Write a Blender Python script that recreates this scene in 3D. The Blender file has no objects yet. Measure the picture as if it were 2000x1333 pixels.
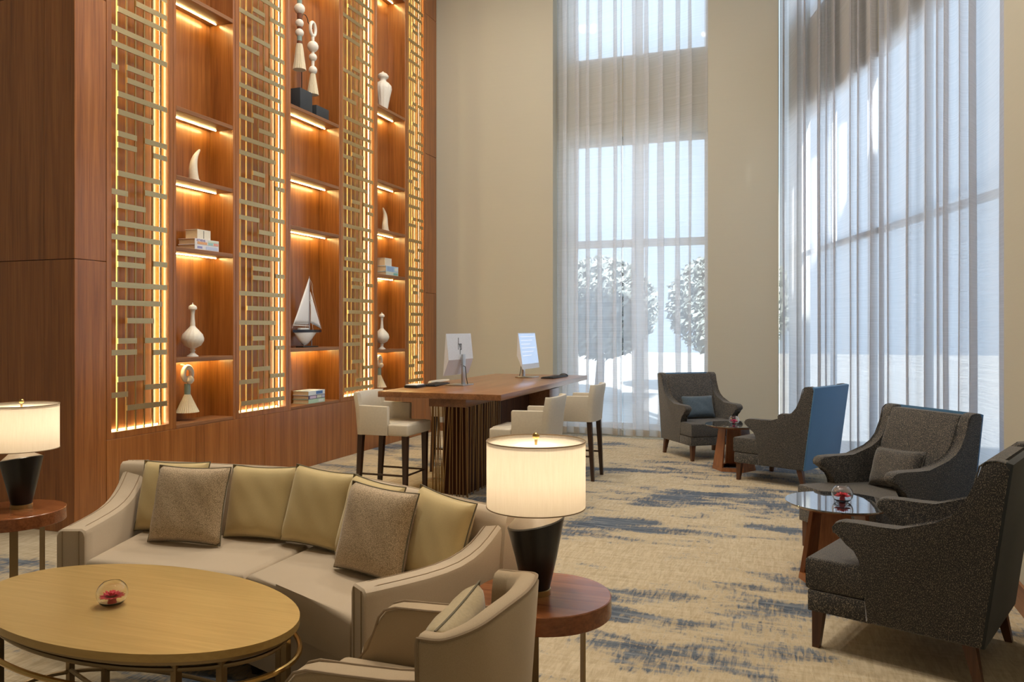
import bpy, bmesh, math, random
from mathutils import Vector, Matrix
PI = math.pi
rnd = random.Random(7)
sc = bpy.context.scene
C = sc.collection

# ------------------------------------------------------------------ camera, world, sun, lights, exposure
YAW = math.atan(550 / 1556.0)
cd = bpy.data.cameras.new('camera'); cam = bpy.data.objects.new('camera', cd); C.objects.link(cam)
cam.location = (0, 0, 1.5); cam.rotation_euler = (PI / 2, 0, YAW)
cd.sensor_width = 36; cd.lens = 1556.0 / 2000 * 36; cd.shift_y = -24.5 / 2000; cd.clip_start = .05
sc.camera = cam
sc.view_settings.view_transform = 'Standard'; sc.view_settings.look = 'None'
sc.view_settings.exposure = 0.3; sc.view_settings.gamma = 1; sc.view_settings.use_curve_mapping = False

w = bpy.data.worlds.new('sky'); sc.world = w; w.use_nodes = True
bg = w.node_tree.nodes['Background']; bg.inputs[0].default_value = (.70, .86, 1.0, 1); bg.inputs[1].default_value = 1.4

sd = bpy.data.lights.new('sun', 'SUN'); sd.energy = 20.0; sd.angle = .02; sd.color = (1, .95, .86)
sun = bpy.data.objects.new('sun', sd); C.objects.link(sun)
sun.rotation_euler = Vector((-.45, .87, -.60)).to_track_quat('-Z', 'Y').to_euler()

CEIL = 7.0
def area(name, loc, size, power, col, rot=(0, 0, 0), sy=None, portal=False):
    d = bpy.data.lights.new(name, 'AREA'); d.energy = power; d.color = col; d.size = size
    if sy: d.shape = 'RECTANGLE'; d.size_y = sy
    else: d.shape = 'DISK'
    o = bpy.data.objects.new(name, d); C.objects.link(o); o.location = loc; o.rotation_euler = rot
    if portal: d.cycles.is_portal = True
    return o
FILL_XY = [(-2.5, 3.0), (-3.3, 5.2), (-1.6, 4.5), (-3.5, 8.2), (-1.4, 7.2), (-.3, 3.2)]
for i, (x, y) in enumerate(FILL_XY):
    area('ceiling_fill_light', (x, y, CEIL - .06), .42, 60, (1, .90, .765))  # unseen ceiling lights, added for general fill in the room
# light portals at the window openings: sampling aid for the sky only
area('window_portal', (-1.98, 11.32, 3.6), 2.2, 1, (1, 1, 1), (-PI / 2, 0, 0), 7.0, True)

# ------------------------------------------------------------------ helpers
def mesh_obj(name, bm, mat, parent=None, smooth=True, loc=None, rot=None, angle=40):
    bmesh.ops.recalc_face_normals(bm, faces=bm.faces)
    me = bpy.data.meshes.new(name); bm.to_mesh(me); bm.free()
    if isinstance(mat, (list, tuple)):
        for m in mat: me.materials.append(m)
    else: me.materials.append(mat)
    o = bpy.data.objects.new(name, me); C.objects.link(o)
    if parent: o.parent = parent
    if loc: o.location = loc
    if rot: o.rotation_euler = rot
    if smooth:
        for p in me.polygons: p.use_smooth = True
        me.set_sharp_from_angle(angle=math.radians(angle))
    return o
def link(name, me, parent=None, loc=(0, 0, 0), rot=(0, 0, 0), scale=(1, 1, 1)):
    o = bpy.data.objects.new(name, me); C.objects.link(o); o.parent = parent
    o.location = loc; o.rotation_euler = rot; o.scale = scale
    return o
def tag(o, label, cat, group=None, kind=None):
    o['label'] = label; o['category'] = cat
    if group: o['group'] = group
    if kind: o['kind'] = kind
    return o
def thing(name, label, cat, loc=(0, 0, 0), rz=0, group=None, kind=None):
    o = bpy.data.objects.new(name, None); C.objects.link(o); o.location = loc; o.rotation_euler = (0, 0, rz)
    o.empty_display_size = .1
    return tag(o, label, cat, group, kind)
def dup(root, loc=None, rz=None, label=None):
    r = root.copy(); C.objects.link(r)
    if loc is not None: r.location = loc
    if rz is not None: r.rotation_euler = (0, 0, rz)
    if label: r['label'] = label
    for ch in list(root.children):
        c = ch.copy(); C.objects.link(c); c.parent = r
        for g in list(ch.children):
            d = g.copy(); C.objects.link(d); d.parent = c
    return r
def BM(): return bmesh.new()
def box(bm, x0, x1, y0, y1, z0, z1, bev=0, seg=2, M=None):
    r = bmesh.ops.create_cube(bm, size=1)
    vs = r['verts']
    for v in vs:
        v.co = Vector(((x0 + x1) / 2 + v.co.x * (x1 - x0), (y0 + y1) / 2 + v.co.y * (y1 - y0), (z0 + z1) / 2 + v.co.z * (z1 - z0)))
        if M: v.co = M @ v.co
    if bev:
        es = list({e for v in vs for e in v.link_edges})
        bmesh.ops.bevel(bm, geom=es, offset=bev, segments=seg, affect='EDGES', profile=.5)
    return bm
def boxobj(name, b, mat, parent=None, bev=0, seg=2, **k):
    bm = BM(); box(bm, *b, bev=bev, seg=seg); return mesh_obj(name, bm, mat, parent, **k)
def prism(bm, pts, z0, z1, bev=0, seg=2, M=None):
    """polygon in xy extruded z0..z1 (optionally transformed by M afterwards)"""
    a = [bm.verts.new((x, y, z0)) for x, y in pts]; b = [bm.verts.new((x, y, z1)) for x, y in pts]
    n = len(pts); fs = [bm.faces.new(a[::-1]), bm.faces.new(b)]
    for i in range(n): fs.append(bm.faces.new((a[i], a[(i + 1) % n], b[(i + 1) % n], b[i])))
    vs = a + b
    if bev:
        es = [e for e in {e for f in fs[:2] for e in f.edges}]
        r = bmesh.ops.bevel(bm, geom=es, offset=bev, segments=seg, affect='EDGES', profile=.5, clamp_overlap=True)
        vs = list({v for v in a + b if v.is_valid} | set(r['verts']))
    if M:
        for v in vs: v.co = M @ v.co
    return bm
# xz outline extruded along y
MXZ = Matrix(((1, 0, 0, 0), (0, 0, 1, 0), (0, 1, 0, 0), (0, 0, 0, 1)))
def slab_xz(bm, pts, y0, y1, bev=0, seg=2): return prism(bm, pts, y0, y1, bev, seg, MXZ)
def lathe(bm, prof, n=32, cx=0, cy=0, cz=0, close=False):
    rings = []
    for r, z in prof:
        if r < 1e-5: rings.append([bm.verts.new((cx, cy, cz + z))])
        else: rings.append([bm.verts.new((cx + r * math.cos(2 * PI * i / n), cy + r * math.sin(2 * PI * i / n), cz + z)) for i in range(n)])
    if close: rings.append(rings[0])
    for A, B in zip(rings, rings[1:]):
        for i in range(n):
            j = (i + 1) % n
            if len(A) == 1 and len(B) == 1: continue
            if len(A) == 1: bm.faces.new((A[0], B[j], B[i]))
            elif len(B) == 1: bm.faces.new((A[i], A[j], B[0]))
            else: bm.faces.new((A[i], A[j], B[j], B[i]))
    return bm
def lobj(name, prof, mat, parent=None, n=32, loc=None, **k):
    bm = BM(); lathe(bm, prof, n); return mesh_obj(name, bm, mat, parent, loc=loc, **k)
def tube(bm, pts, r, n=8, closed=False, sx=1.0):
    pts = [Vector(p) for p in pts]; N = len(pts); rings = []; up = None
    for i, p in enumerate(pts):
        if closed: t = pts[(i + 1) % N] - pts[i - 1]
        else: t = pts[min(i + 1, N - 1)] - pts[max(i - 1, 0)]
        t.normalize()
        if up is None:
            up = Vector((0, 0, 1)) if abs(t.z) < .9 else Vector((1, 0, 0))
        s = t.cross(up).normalized(); up = s.cross(t).normalized()
        rr = r[i] if isinstance(r, (list, tuple)) else r
        rings.append([bm.verts.new(p + (s * math.cos(2 * PI * k / n) * sx + up * math.sin(2 * PI * k / n)) * rr) for k in range(n)])
    for i in range(N if closed else N - 1):
        A, B = rings[i], rings[(i + 1) % N]
        for k in range(n): bm.faces.new((A[k], A[(k + 1) % n], B[(k + 1) % n], B[k]))
    if not closed:
        bm.faces.new(rings[0][::-1]); bm.faces.new(rings[-1])
    return bm
def tobj(name, pts, r, mat, parent=None, n=8, closed=False, **k):
    bm = BM(); tube(bm, pts, r, n, closed); return mesh_obj(name, bm, mat, parent, **k)
def bez(p0, p1, p2, n=10):
    return [tuple((1 - t) ** 2 * a + 2 * t * (1 - t) * b + t * t * c for a, b, c in zip(p0, p1, p2)) for t in [i / n for i in range(n + 1)]]
def spline(pts, n=6):
    """Catmull-Rom through 2-D points"""
    out = []
    P = [pts[0]] + list(pts) + [pts[-1]]
    for i in range(1, len(P) - 2):
        for k in range(n):
            t = k / n; a, b, c, d = P[i - 1], P[i], P[i + 1], P[i + 2]
            out.append(tuple(.5 * (2 * b[j] + (c[j] - a[j]) * t + (2 * a[j] - 5 * b[j] + 4 * c[j] - d[j]) * t * t + (3 * b[j] - a[j] - 3 * c[j] + d[j]) * t ** 3) for j in range(len(b))))
    out.append(tuple(pts[-1])); return out
def leg(bm, x, y, z1, s1, s0, dx=0, dy=0, z0=0.0):
    """tapered square leg"""
    a = [bm.verts.new((x + dx + i * s0, y + dy + j * s0, z0)) for i, j in ((-1, -1), (1, -1), (1, 1), (-1, 1))]
    b = [bm.verts.new((x + i * s1, y + j * s1, z1)) for i, j in ((-1, -1), (1, -1), (1, 1), (-1, 1))]
    bm.faces.new(a[::-1]); bm.faces.new(b)
    for i in range(4): bm.faces.new((a[i], a[(i + 1) % 4], b[(i + 1) % 4], b[i]))
def pillow_bm(sx, sy, t, n=18, pinch=.06, seed=1):
    """cushion in the xy plane, thickness along z"""
    r = random.Random(seed); ph = [r.uniform(0, 6) for _ in range(6)]
    bm = BM(); top = {}; bot = {}
    for i in range(n + 1):
        for j in range(n + 1):
            u = -1 + 2 * i / n; v = -1 + 2 * j / n
            x = u * (1 - pinch * (1 - v * v) * abs(u) ** 2) * sx / 2
            y = v * (1 - pinch * (1 - u * u) * abs(v) ** 2) * sy / 2
            h = (max(0, (1 - u ** 4) * (1 - v ** 4))) ** .5 * t / 2
            wob = 1 + .07 * math.sin(3 * u + ph[0]) * math.sin(2.5 * v + ph[1]) + .03 * math.sin(9 * u + 7 * v + ph[2])
            e = (i in (0, n)) or (j in (0, n))
            top[i, j] = bm.verts.new((x, y, h * wob))
            bot[i, j] = top[i, j] if e else bm.verts.new((x, y, -h * wob))
    for i in range(n):
        for j in range(n):
            bm.faces.new((top[i, j], top[i + 1, j], top[i + 1, j + 1], top[i, j + 1]))
            q = (bot[i, j], bot[i, j + 1], bot[i + 1, j + 1], bot[i + 1, j])
            bm.faces.new(q)
    edge = []
    for i in range(n): edge.append(top[i, 0].co.copy())
    for j in range(n): edge.append(top[n, j].co.copy())
    for i in range(n, 0, -1): edge.append(top[i, n].co.copy())
    for j in range(n, 0, -1): edge.append(top[0, j].co.copy())
    return bm, edge
def pillow(name, label, sx, sy, t, mat, pmat, loc, M, group=None, seed=1):
    bm, edge = pillow_bm(sx, sy, t, seed=seed)
    o = mesh_obj(name, bm, mat, angle=80)
    tag(o, label, 'pillow', group)
    o.matrix_world = Matrix.Translation(loc) @ M
    tobj('piping', edge, .0032, pmat, o, n=6, closed=True)
    return o

# ------------------------------------------------------------------ materials
MATS = {}
class NB:
    def __init__(s, name):
        s.m = bpy.data.materials.new(name); s.m.use_nodes = True; s.t = s.m.node_tree; s.n = s.t.nodes
        s.b = s.n['Principled BSDF']; s.out = s.n['Material Output']
    def add(s, t, **k):
        x = s.n.new(t)
        for a, v in k.items(): setattr(x, a, v)
        return x
    def l(s, a, b): s.t.links.new(a, b)
    def ramp(s, fac, stops, interp='LINEAR'):
        r = s.add('ShaderNodeValToRGB'); r.color_ramp.interpolation = interp
        e = r.color_ramp.elements
        e[0].position, e[0].color = stops[0][0], (*stops[0][1], 1)
        e[1].position, e[1].color = stops[1][0], (*stops[1][1], 1)
        for p, c in stops[2:]:
            x = e.new(p); x.color = (*c, 1)
        s.l(fac, r.inputs[0]); return r.outputs[0]
    def noise(s, vec, scale, detail=4, rough=.55, dist=0.0):
        x = s.add('ShaderNodeTexNoise'); x.inputs['Scale'].default_value = scale; x.inputs['Detail'].default_value = detail
        x.inputs['Roughness'].default_value = rough; x.inputs['Distortion'].default_value = dist
        if vec is not None: s.l(vec, x.inputs['Vector'])
        return x.outputs['Fac']
    def pos(s, scale=(1, 1, 1), rot=(0, 0, 0), obj=False):
        src = s.add('ShaderNodeTexCoord').outputs['Object'] if obj else s.add('ShaderNodeNewGeometry').outputs['Position']
        mp = s.add('ShaderNodeMapping'); mp.inputs['Scale'].default_value = scale; mp.inputs['Rotation'].default_value = rot
        s.l(src, mp.inputs['Vector']); return mp.outputs[0]
    def mix(s, f, a, b, mode='MIX'):
        x = s.add('ShaderNodeMix'); x.data_type = 'RGBA'; x.blend_type = mode
        for sock, v in ((x.inputs[0], f), (x.inputs[6], a), (x.inputs[7], b)):
            if isinstance(v, (int, float)): sock.default_value = v
            elif isinstance(v, tuple): sock.default_value = (*v, 1)
            else: s.l(v, sock)
        return x.outputs[2]
    def bump(s, h, strength=.2, dist=.002):
        x = s.add('ShaderNodeBump'); x.inputs['Strength'].default_value = strength; x.inputs['Distance'].default_value = dist
        s.l(h, x.inputs['Height']); s.l(x.outputs[0], s.b.inputs['Normal'])
    def set(s, **k):
        for a, v in k.items(): s.b.inputs[a.replace('_', ' ')].default_value = v
        return s
def plain(name, col, rough=.5, metal=0, **k):
    q = NB(name); q.b.inputs['Base Color'].default_value = (*col, 1); q.b.inputs['Roughness'].default_value = rough; q.b.inputs['Metallic'].default_value = metal
    n = q.noise(q.pos((1, 1, 1)), 60, 3); c = q.mix(n, tuple(x * .9 for x in col), tuple(min(1, x * 1.08) for x in col)); q.l(c, q.b.inputs['Base Color'])
    for a, v in k.items(): q.b.inputs[a.replace('_', ' ')].default_value = v
    return q.m
def wood(name, dark, mid, light, axis='z', rough=.38, scale=1.0, spec=.5, coat=0):
    q = NB(name)
    s = {'z': (14, 14, .55), 'y': (14, .55, 14), 'x': (.55, 14, 14)}[axis]
    s2 = {'z': (90, 90, 2.2), 'y': (90, 2.2, 90), 'x': (2.2, 90, 90)}[axis]
    v = q.pos(tuple(a * scale for a in s)); v2 = q.pos(tuple(a * scale for a in s2))
    oi = q.add('ShaderNodeObjectInfo')
    off = q.add('ShaderNodeVectorMath', operation='ADD'); q.l(v, off.inputs[0])
    comb = q.add('ShaderNodeCombineXYZ'); mu = q.add('ShaderNodeMath', operation='MULTIPLY'); mu.inputs[1].default_value = 7.0
    q.l(oi.outputs['Random'], mu.inputs[0]); q.l(mu.outputs[0], comb.inputs[0]); q.l(mu.outputs[0], comb.inputs[2]); q.l(comb.outputs[0], off.inputs[1])
    n1 = q.noise(off.outputs[0], 1.0, 5, .6, .6); n2 = q.noise(v2, 1.0, 3, .6)
    c1 = q.ramp(n1, [(.28, dark), (.72, light), (.5, mid)])
    c2 = q.mix(.35, c1, q.ramp(n2, [(.3, tuple(x * .55 for x in mid)), (.7, tuple(min(1, x * 1.25) for x in light))]), 'MIX')
    q.l(c2, q.b.inputs['Base Color']); q.set(Roughness=rough, Specular_IOR_Level=spec)
    q.bump(n2, .08, .001)
    if coat: q.set(Coat_Weight=coat, Coat_Roughness=.22)
    return q.m
def fabric(name, a, b, scale=300, rough=.9, sheen=.25, var=3.0, bump=.25, stint=(1, 1, 1)):
    q = NB(name); v = q.pos((1, 1, 1), obj=True)
    n = q.noise(v, var, 5, .6); f = q.noise(v, scale, 2, .5)
    c = q.mix(n, a, b); c = q.mix(.25, c, q.ramp(f, [(.3, tuple(x * .75 for x in a)), (.7, tuple(min(1, x * 1.15) for x in b))]))
    q.l(c, q.b.inputs['Base Color']); q.set(Roughness=rough, Sheen_Weight=sheen, Sheen_Tint=(*stint, 1), Specular_IOR_Level=.2); q.bump(f, bump, .002)
    return q.m
def emit(name, col, strength):
    q = NB(name); q.n.remove(q.b); e = q.add('ShaderNodeEmission'); e.inputs[0].default_value = (*col, 1); e.inputs[1].default_value = strength
    q.l(e.outputs[0], q.out.inputs[0]); return q.m
W_D, W_M, W_L = (.14, .040, .006), (.275, .088, .016), (.42, .158, .038)
M_WOOD = wood('walnut_upright', W_D, W_M, W_L, 'z', .36, coat=.5)
M_WOODY = wood('walnut_shelf', (.13, .05, .018), (.23, .095, .036), (.32, .15, .065), 'y', .4)
M_DESK = wood('desk_walnut', (.13, .046, .014), (.235, .092, .031), (.33, .14, .052), 'y', .3, coat=.5)
M_CORE = wood('pedestal_walnut', (.04, .013, .005), (.07, .024, .009), (.10, .036, .014), 'z', .65, 1, .2)
M_TABLE = wood('table_walnut', (.13, .036, .012), (.24, .078, .026), (.33, .12, .042), 'x', .22)
M_TBASE = wood('table_base_wood', (.16, .05, .015), (.28, .10, .032), (.38, .15, .055), 'z', .35)
M_DARK = wood('dark_stained_legs', (.018, .008, .004), (.035, .015, .008), (.055, .025, .013), 'z', .3)
M_LEG = wood('brown_legs', (.05, .018, .008), (.085, .033, .014), (.13, .05, .022), 'z', .35)
def brassy(name, col, rough):
    q = NB(name); v = q.pos((30, 30, 400)); n = q.noise(v, 1, 3, .6)
    q.l(q.mix(n, tuple(x * .8 for x in col), col), q.b.inputs['Base Color']); q.set(Metallic=1.0, Roughness=rough); q.bump(n, .04, .001); return q.m
M_BRASS = brassy('aged_brass', (.50, .36, .16), .36)
M_BRONZE = brassy('antique_bronze', (.34, .25, .14), .42)
M_GOLD = brassy('polished_gold', (.70, .47, .17), .2)
M_STEEL = brassy('brushed_steel', (.62, .62, .62), .3)
q = NB('gold_oak_top'); v = q.pos((3, 60, 60), (0, 0, .13)); n = q.noise(v, 1.0, 5, .6, .3); n2 = q.noise(q.pos((1, 1, 1)), 2.2, 3)
c = q.ramp(n, [(.3, (.40, .26, .085)), (.7, (.56, .385, .145))]); c = q.mix(n2, c, (.50, .34, .12)); q.l(c, q.b.inputs['Base Color'])
q.set(Roughness=.36, Metallic=.25, Specular_IOR_Level=.5); q.bump(n, .1, .001); M_TOP = q.m
q = NB('beige_wallpaper'); n = q.noise(q.pos((2, 2, 160)), 1, 3); n2 = q.noise(q.pos((200, 200, 1.5)), 1, 3)
c = q.mix(n, (.48, .463, .385), (.53, .51, .43)); c = q.mix(n2, c, (.505, .485, .405)); q.l(c, q.b.inputs['Base Color']); q.set(Roughness=.8, Specular_IOR_Level=.25); q.bump(n2, .1, .001); M_WALL = q.m
M_CEIL = plain('ceiling_paint', (.8, .78, .74), .9)
M_WHITE = plain('window_frame_white', (.75, .76, .77), .5)
# carpet
q = NB('brushstroke_carpet')
big = q.noise(q.pos((.55, 1.2, 1), (0, 0, .10)), 1.15, 3, .55, .35)
strk = q.noise(q.pos((3.2, 30, 1), (0, 0, .10)), 1.0, 5, .72, .5)
strk2 = q.noise(q.pos((46, 7, 1), (0, 0, .55)), 1.0, 3, .7, .6)
mid = q.noise(q.pos((2.2, 5.5, 1), (0, 0, .10)), 1.0, 4, .6, .5)
fine = q.noise(q.pos((1, 1, 1)), 420, 2, .5)
base = q.ramp(strk, [(.3, (.40, .325, .215)), (.7, (.62, .545, .41)), (.5, (.53, .445, .31))])
base = q.mix(.45, base, q.ramp(strk2, [(.38, (.36, .28, .17)), (.62, (.62, .535, .39))]))
def madd(a, k, b):
    x = q.add('ShaderNodeMath', operation='MULTIPLY_ADD'); q.l(a, x.inputs[0]); x.inputs[1].default_value = k
    if isinstance(b, float): x.inputs[2].default_value = b
    else: q.l(b, x.inputs[2])
    return x.outputs[0]
mk = madd(strk2, .42, madd(strk, .34, madd(mid, .62, madd(big, 1.0, -.90))))
mask = q.ramp(mk, [(.30, (0, 0, 0)), (.42, (1, 1, 1))])
bl = q.ramp(strk, [(.35, (.032, .05, .09)), (.68, (.25, .275, .30)), (.5, (.08, .108, .152))])
c = q.mix(mask, base, bl); c = q.mix(.25, c, q.ramp(fine, [(.3, (.18, .15, .11)), (.7, (.7, .6, .45))]), 'SOFT_LIGHT'); q.l(c, q.b.inputs['Base Color'])
q.set(Roughness=.95, Specular_IOR_Level=.1, Sheen_Weight=.15); q.bump(fine, .5, .004); M_CARPET = q.m
M_SUEDE = fabric('beige_suede', (.48, .385, .275), (.57, .465, .345), 500, .9, .35, 4.0, .1, (1, .9, .75))
M_SUEDE2 = fabric('tan_suede', (.40, .30, .19), (.47, .365, .24), 500, .85, .35, 4.0, .1, (1, .85, .65))
M_PIPE = fabric('tan_piping', (.28, .20, .12), (.34, .25, .16), 600, .8, .1)
M_OLIVE = fabric('olive_satin', (.54, .415, .20), (.66, .515, .26), 600, .5, .5, 5.0, .08, (1, .92, .7))
M_OPIPE = fabric('dark_olive_piping', (.14, .12, .08), (.20, .17, .11), 600, .8, .1)
q = NB('taupe_reptile_weave'); v = q.pos((1, 1, 1), obj=True)
vo = q.add('ShaderNodeTexVoronoi'); vo.inputs['Scale'].default_value = 150; vo.feature = 'DISTANCE_TO_EDGE'; q.l(v, vo.inputs['Vector'])
c = q.ramp(vo.outputs['Distance'], [(.02, (.30, .215, .125)), (.22, (.62, .47, .30))]); q.l(c, q.b.inputs['Base Color']); q.set(Roughness=.7, Sheen_Weight=.3, Specular_IOR_Level=.3); q.bump(vo.outputs['Distance'], .4, .002); M_TAUPE = q.m
M_SILK = fabric('lined_silk', (.36, .28, .15), (.46, .36, .20), 120, .5, .4, 8, .15)
def tweed(name, a, b, speck, thr):
    q = NB(name); v = q.pos((1, 1, 1), obj=True); vs = q.pos((1, 1, .55), obj=True)
    n = q.noise(vs, 330, 2, .6); n2 = q.noise(v, 6, 3); m = q.ramp(n, [(thr, (0, 0, 0)), (thr + .07, (1, 1, 1))])
    c = q.mix(m, q.mix(n2, a, b), speck); q.l(c, q.b.inputs['Base Color']); q.set(Roughness=.85, Sheen_Weight=.25, Specular_IOR_Level=.25); q.bump(n, .4, .003); return q.m
M_TWEED = tweed('charcoal_tweed', (.026, .027, .030), (.040, .040, .042), (.30, .25, .185), .555)
M_SLATE = fabric('slate_blue_cloth', (.055, .15, .29), (.075, .19, .35), 400, .8, .4, 3, .2, (.7, .85, 1))
M_CREAML = plain('cream_leather', (.60, .54, .44), .45)
M_BLACK = plain('black_lacquer', (.006, .006, .007), .28)
M_BLK = plain('black_plastic', (.012, .012, .014), .45)
M_LID = plain('taupe_lamp_cap', (.33, .28, .23), .5)
M_IVORY = plain('ivory_resin', (.72, .66, .53), .45)
M_BONE = plain('white_bone', (.78, .75, .68), .5)
M_STRAW = fabric('raffia_fibre', (.60, .53, .38), (.75, .68, .52), 200, .9, .1, 40, .4)
M_TEAL = plain('grey_green_cord', (.22, .30, .28), .8)
M_RUST = plain('brown_cord', (.16, .055, .025), .8)
M_STONE = plain('charcoal_block', (.028, .034, .042), .55)
M_SAIL = fabric('white_sailcloth', (.78, .79, .83), (.86, .87, .90), 300, .8, .1)
M_HULL = plain('white_hull', (.80, .80, .78), .3)
M_NAVY = plain('navy_hull', (.012, .015, .03), .3)
M_PAGE = plain('paper_pages', (.62, .50, .33), .8)
M_SHINYW = plain('white_casing', (.72, .75, .80), .3)
q = NB('smoked_mirror_glass'); q.b.inputs['Base Color'].default_value = (.02, .022, .026, 1); n = q.noise(q.pos(), 3, 2); q.l(q.mix(n, (.02, .022, .026), (.024, .026, .03)), q.b.inputs['Base Color']); q.set(Roughness=.03, Specular_IOR_Level=1.0, Coat_Weight=1.0, Coat_Roughness=.02, IOR=1.9); M_MIRROR = q.m
q = NB('clear_glass'); q.set(Transmission_Weight=1.0, Roughness=0.0, IOR=1.45); q.b.inputs['Base Color'].default_value = (1, 1, 1, 1); M_GLASS = q.m
q = NB('window_glass'); q.n.remove(q.b); tr = q.add('ShaderNodeBsdfTransparent'); gl = q.add('ShaderNodeBsdfGlossy'); gl.inputs['Roughness'].default_value = .02; mx = q.add('ShaderNodeMixShader'); mx.inputs[0].default_value = .012
tr.inputs[0].default_value = (.93, .96, 1, 1); q.l(tr.outputs[0], mx.inputs[1]); q.l(gl.outputs[0], mx.inputs[2]); q.l(mx.outputs[0], q.out.inputs[0]); M_PANE = q.m
def sheer(name, col, open_, tl=.6):
    q = NB(name); q.n.remove(q.b)
    tr = q.add('ShaderNodeBsdfTransparent'); df = q.add('ShaderNodeBsdfDiffuse'); tl_ = q.add('ShaderNodeBsdfTranslucent')
    n = q.noise(q.pos((1, 1, 260)), 1, 2); c = q.mix(n, tuple(x * .92 for x in col), col)
    q.l(c, df.inputs[0]); q.l(c, tl_.inputs[0])
    m1 = q.add('ShaderNodeMixShader'); m1.inputs[0].default_value = tl; q.l(df.outputs[0], m1.inputs[1]); q.l(tl_.outputs[0], m1.inputs[2])
    m2 = q.add('ShaderNodeMixShader')
    f = q.ramp(n, [(.3, (1 - open_ - .06,) * 3), (.7, (1 - open_ + .06,) * 3)]); q.l(f, m2.inputs[0])
    q.l(tr.outputs[0], m2.inputs[1]); q.l(m1.outputs[0], m2.inputs[2]); q.l(m2.outputs[0], q.out.inputs[0]); return q.m
M_SHEER = sheer('white_sheer', (.86, .88, .92), .44)
M_SHEER2 = sheer('dense_sheer', (.68, .69, .73), .17, .62)
M_HEM = sheer('sheer_hem', (.70, .66, .60), .08)
def shade_mat():
    q = NB('linen_shade'); q.n.remove(q.b); df = q.add('ShaderNodeBsdfDiffuse'); tl = q.add('ShaderNodeBsdfTranslucent'); m = q.add('ShaderNodeMixShader'); m.inputs[0].default_value = .55
    n = q.noise(q.pos((160, 160, 12)), 1, 3); c = q.mix(n, (.80, .72, .60), (.92, .85, .74)); q.l(c, df.inputs[0]); q.l(c, tl.inputs[0]); q.l(df.outputs[0], m.inputs[1]); q.l(tl.outputs[0], m.inputs[2]); q.l(m.outputs[0], q.out.inputs[0]); return q.m
M_SHADE = shade_mat()
M_LED = emit('warm_led', (1, .78, .30), 70)
M_LEDW = emit('warm_white_led', (1, .84, .44), 18)
M_BULB = emit('bulb', (1, .78, .5), 12)
q = NB('red_petals'); n = q.noise(q.pos(), 80, 2); q.l(q.mix(n, (.42, .008, .02), (.70, .02, .045)), q.b.inputs['Base Color']); q.set(Roughness=.6); M_RED = q.m
q = NB('pink_petals'); n = q.noise(q.pos(), 80, 2); q.l(q.mix(n, (.60, .01, .10), (.85, .06, .25)), q.b.inputs['Base Color']); q.set(Roughness=.6); M_PINK = q.m

# ------------------------------------------------------------------ room shell
def struct(name, b, mat, label, cat, extra=(), **k):
    bm = BM()
    for q in [b] + list(extra): box(bm, *q)
    o = mesh_obj(name, bm, mat, smooth=False, **k); return tag(o, label, cat, kind='structure')
YB = 10.68; XR = 1.14
struct('floor', (-7.6, 1.98, -4.1, 11.5, -.12, 0), M_CARPET, 'beige carpet with blue brushstroke patches over the whole floor', 'carpet')
struct('ceiling', (-7.6, 2.0, -4.1, 11.5, CEIL, CEIL + .1), M_CEIL, 'plain pale ceiling high above the lounge', 'ceiling')
# back wall: plain piece beside shelving, recess with windows, column
struct('wall_back', (-6.2, -3.17, YB, 11.3, 0, CEIL), M_WALL, 'beige wallpapered wall beside the back window curtain', 'wall',
       [(-3.17, -3.03, 11.0, 11.3, 0, CEIL), (-3.03, -1.0, 11.0, 11.3, 4.18, 5.28), (-3.03, -1.0, 11.0, 11.3, 0, .08), (-3.17, -.7, 11.0, 11.3, 6.85, CEIL)])
struct('wall_column', (-1.056, -.185, YB, 11.3, 0, CEIL), M_WALL, 'beige wallpapered column between the two curtained windows', 'wall')
struct('wall_left', (-7.6, -7.5, -4.1, 4.42, 0, CEIL), M_WALL, 'beige wall left of the shelving, out of view', 'wall')
struct('wall_rear', (-7.6, XR + .2, -4.2, -4.1, 0, CEIL), M_WALL, 'beige wall behind the viewer', 'wall')
struct('wall_right', (XR, XR + .8, -4.1, 5.26, 0, CEIL), M_WALL, 'beige wall right of the curtains, behind the armchairs', 'wall')
struct('baseboard_right', (XR - .018, XR - .001, -4.1, 5.255, 0, .15), M_WOODY, 'brown wooden baseboard along the right wall', 'baseboard')
struct('baseboard_back', (-4.93, -3.17, YB - .016, YB - .001, 0, .12), M_WOODY, 'brown wooden baseboard below the back wall', 'baseboard')
struct('baseboard_column', (-1.06, -.18, YB - .016, YB - .001, 0, .12), M_WOODY, 'brown wooden baseboard at the foot of the beige column', 'baseboard')
# right window wall (angled): local frame with x along the wall, built at its own angle
PW, QW = Vector((.02, 11.15)), Vector((1.72, 5.0))
LW = (QW - PW).length; AW = math.atan2((QW - PW).y, (QW - PW).x)
def angled(o): o.location = (PW.x, PW.y, 0); o.rotation_euler = (0, 0, AW); return o
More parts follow.
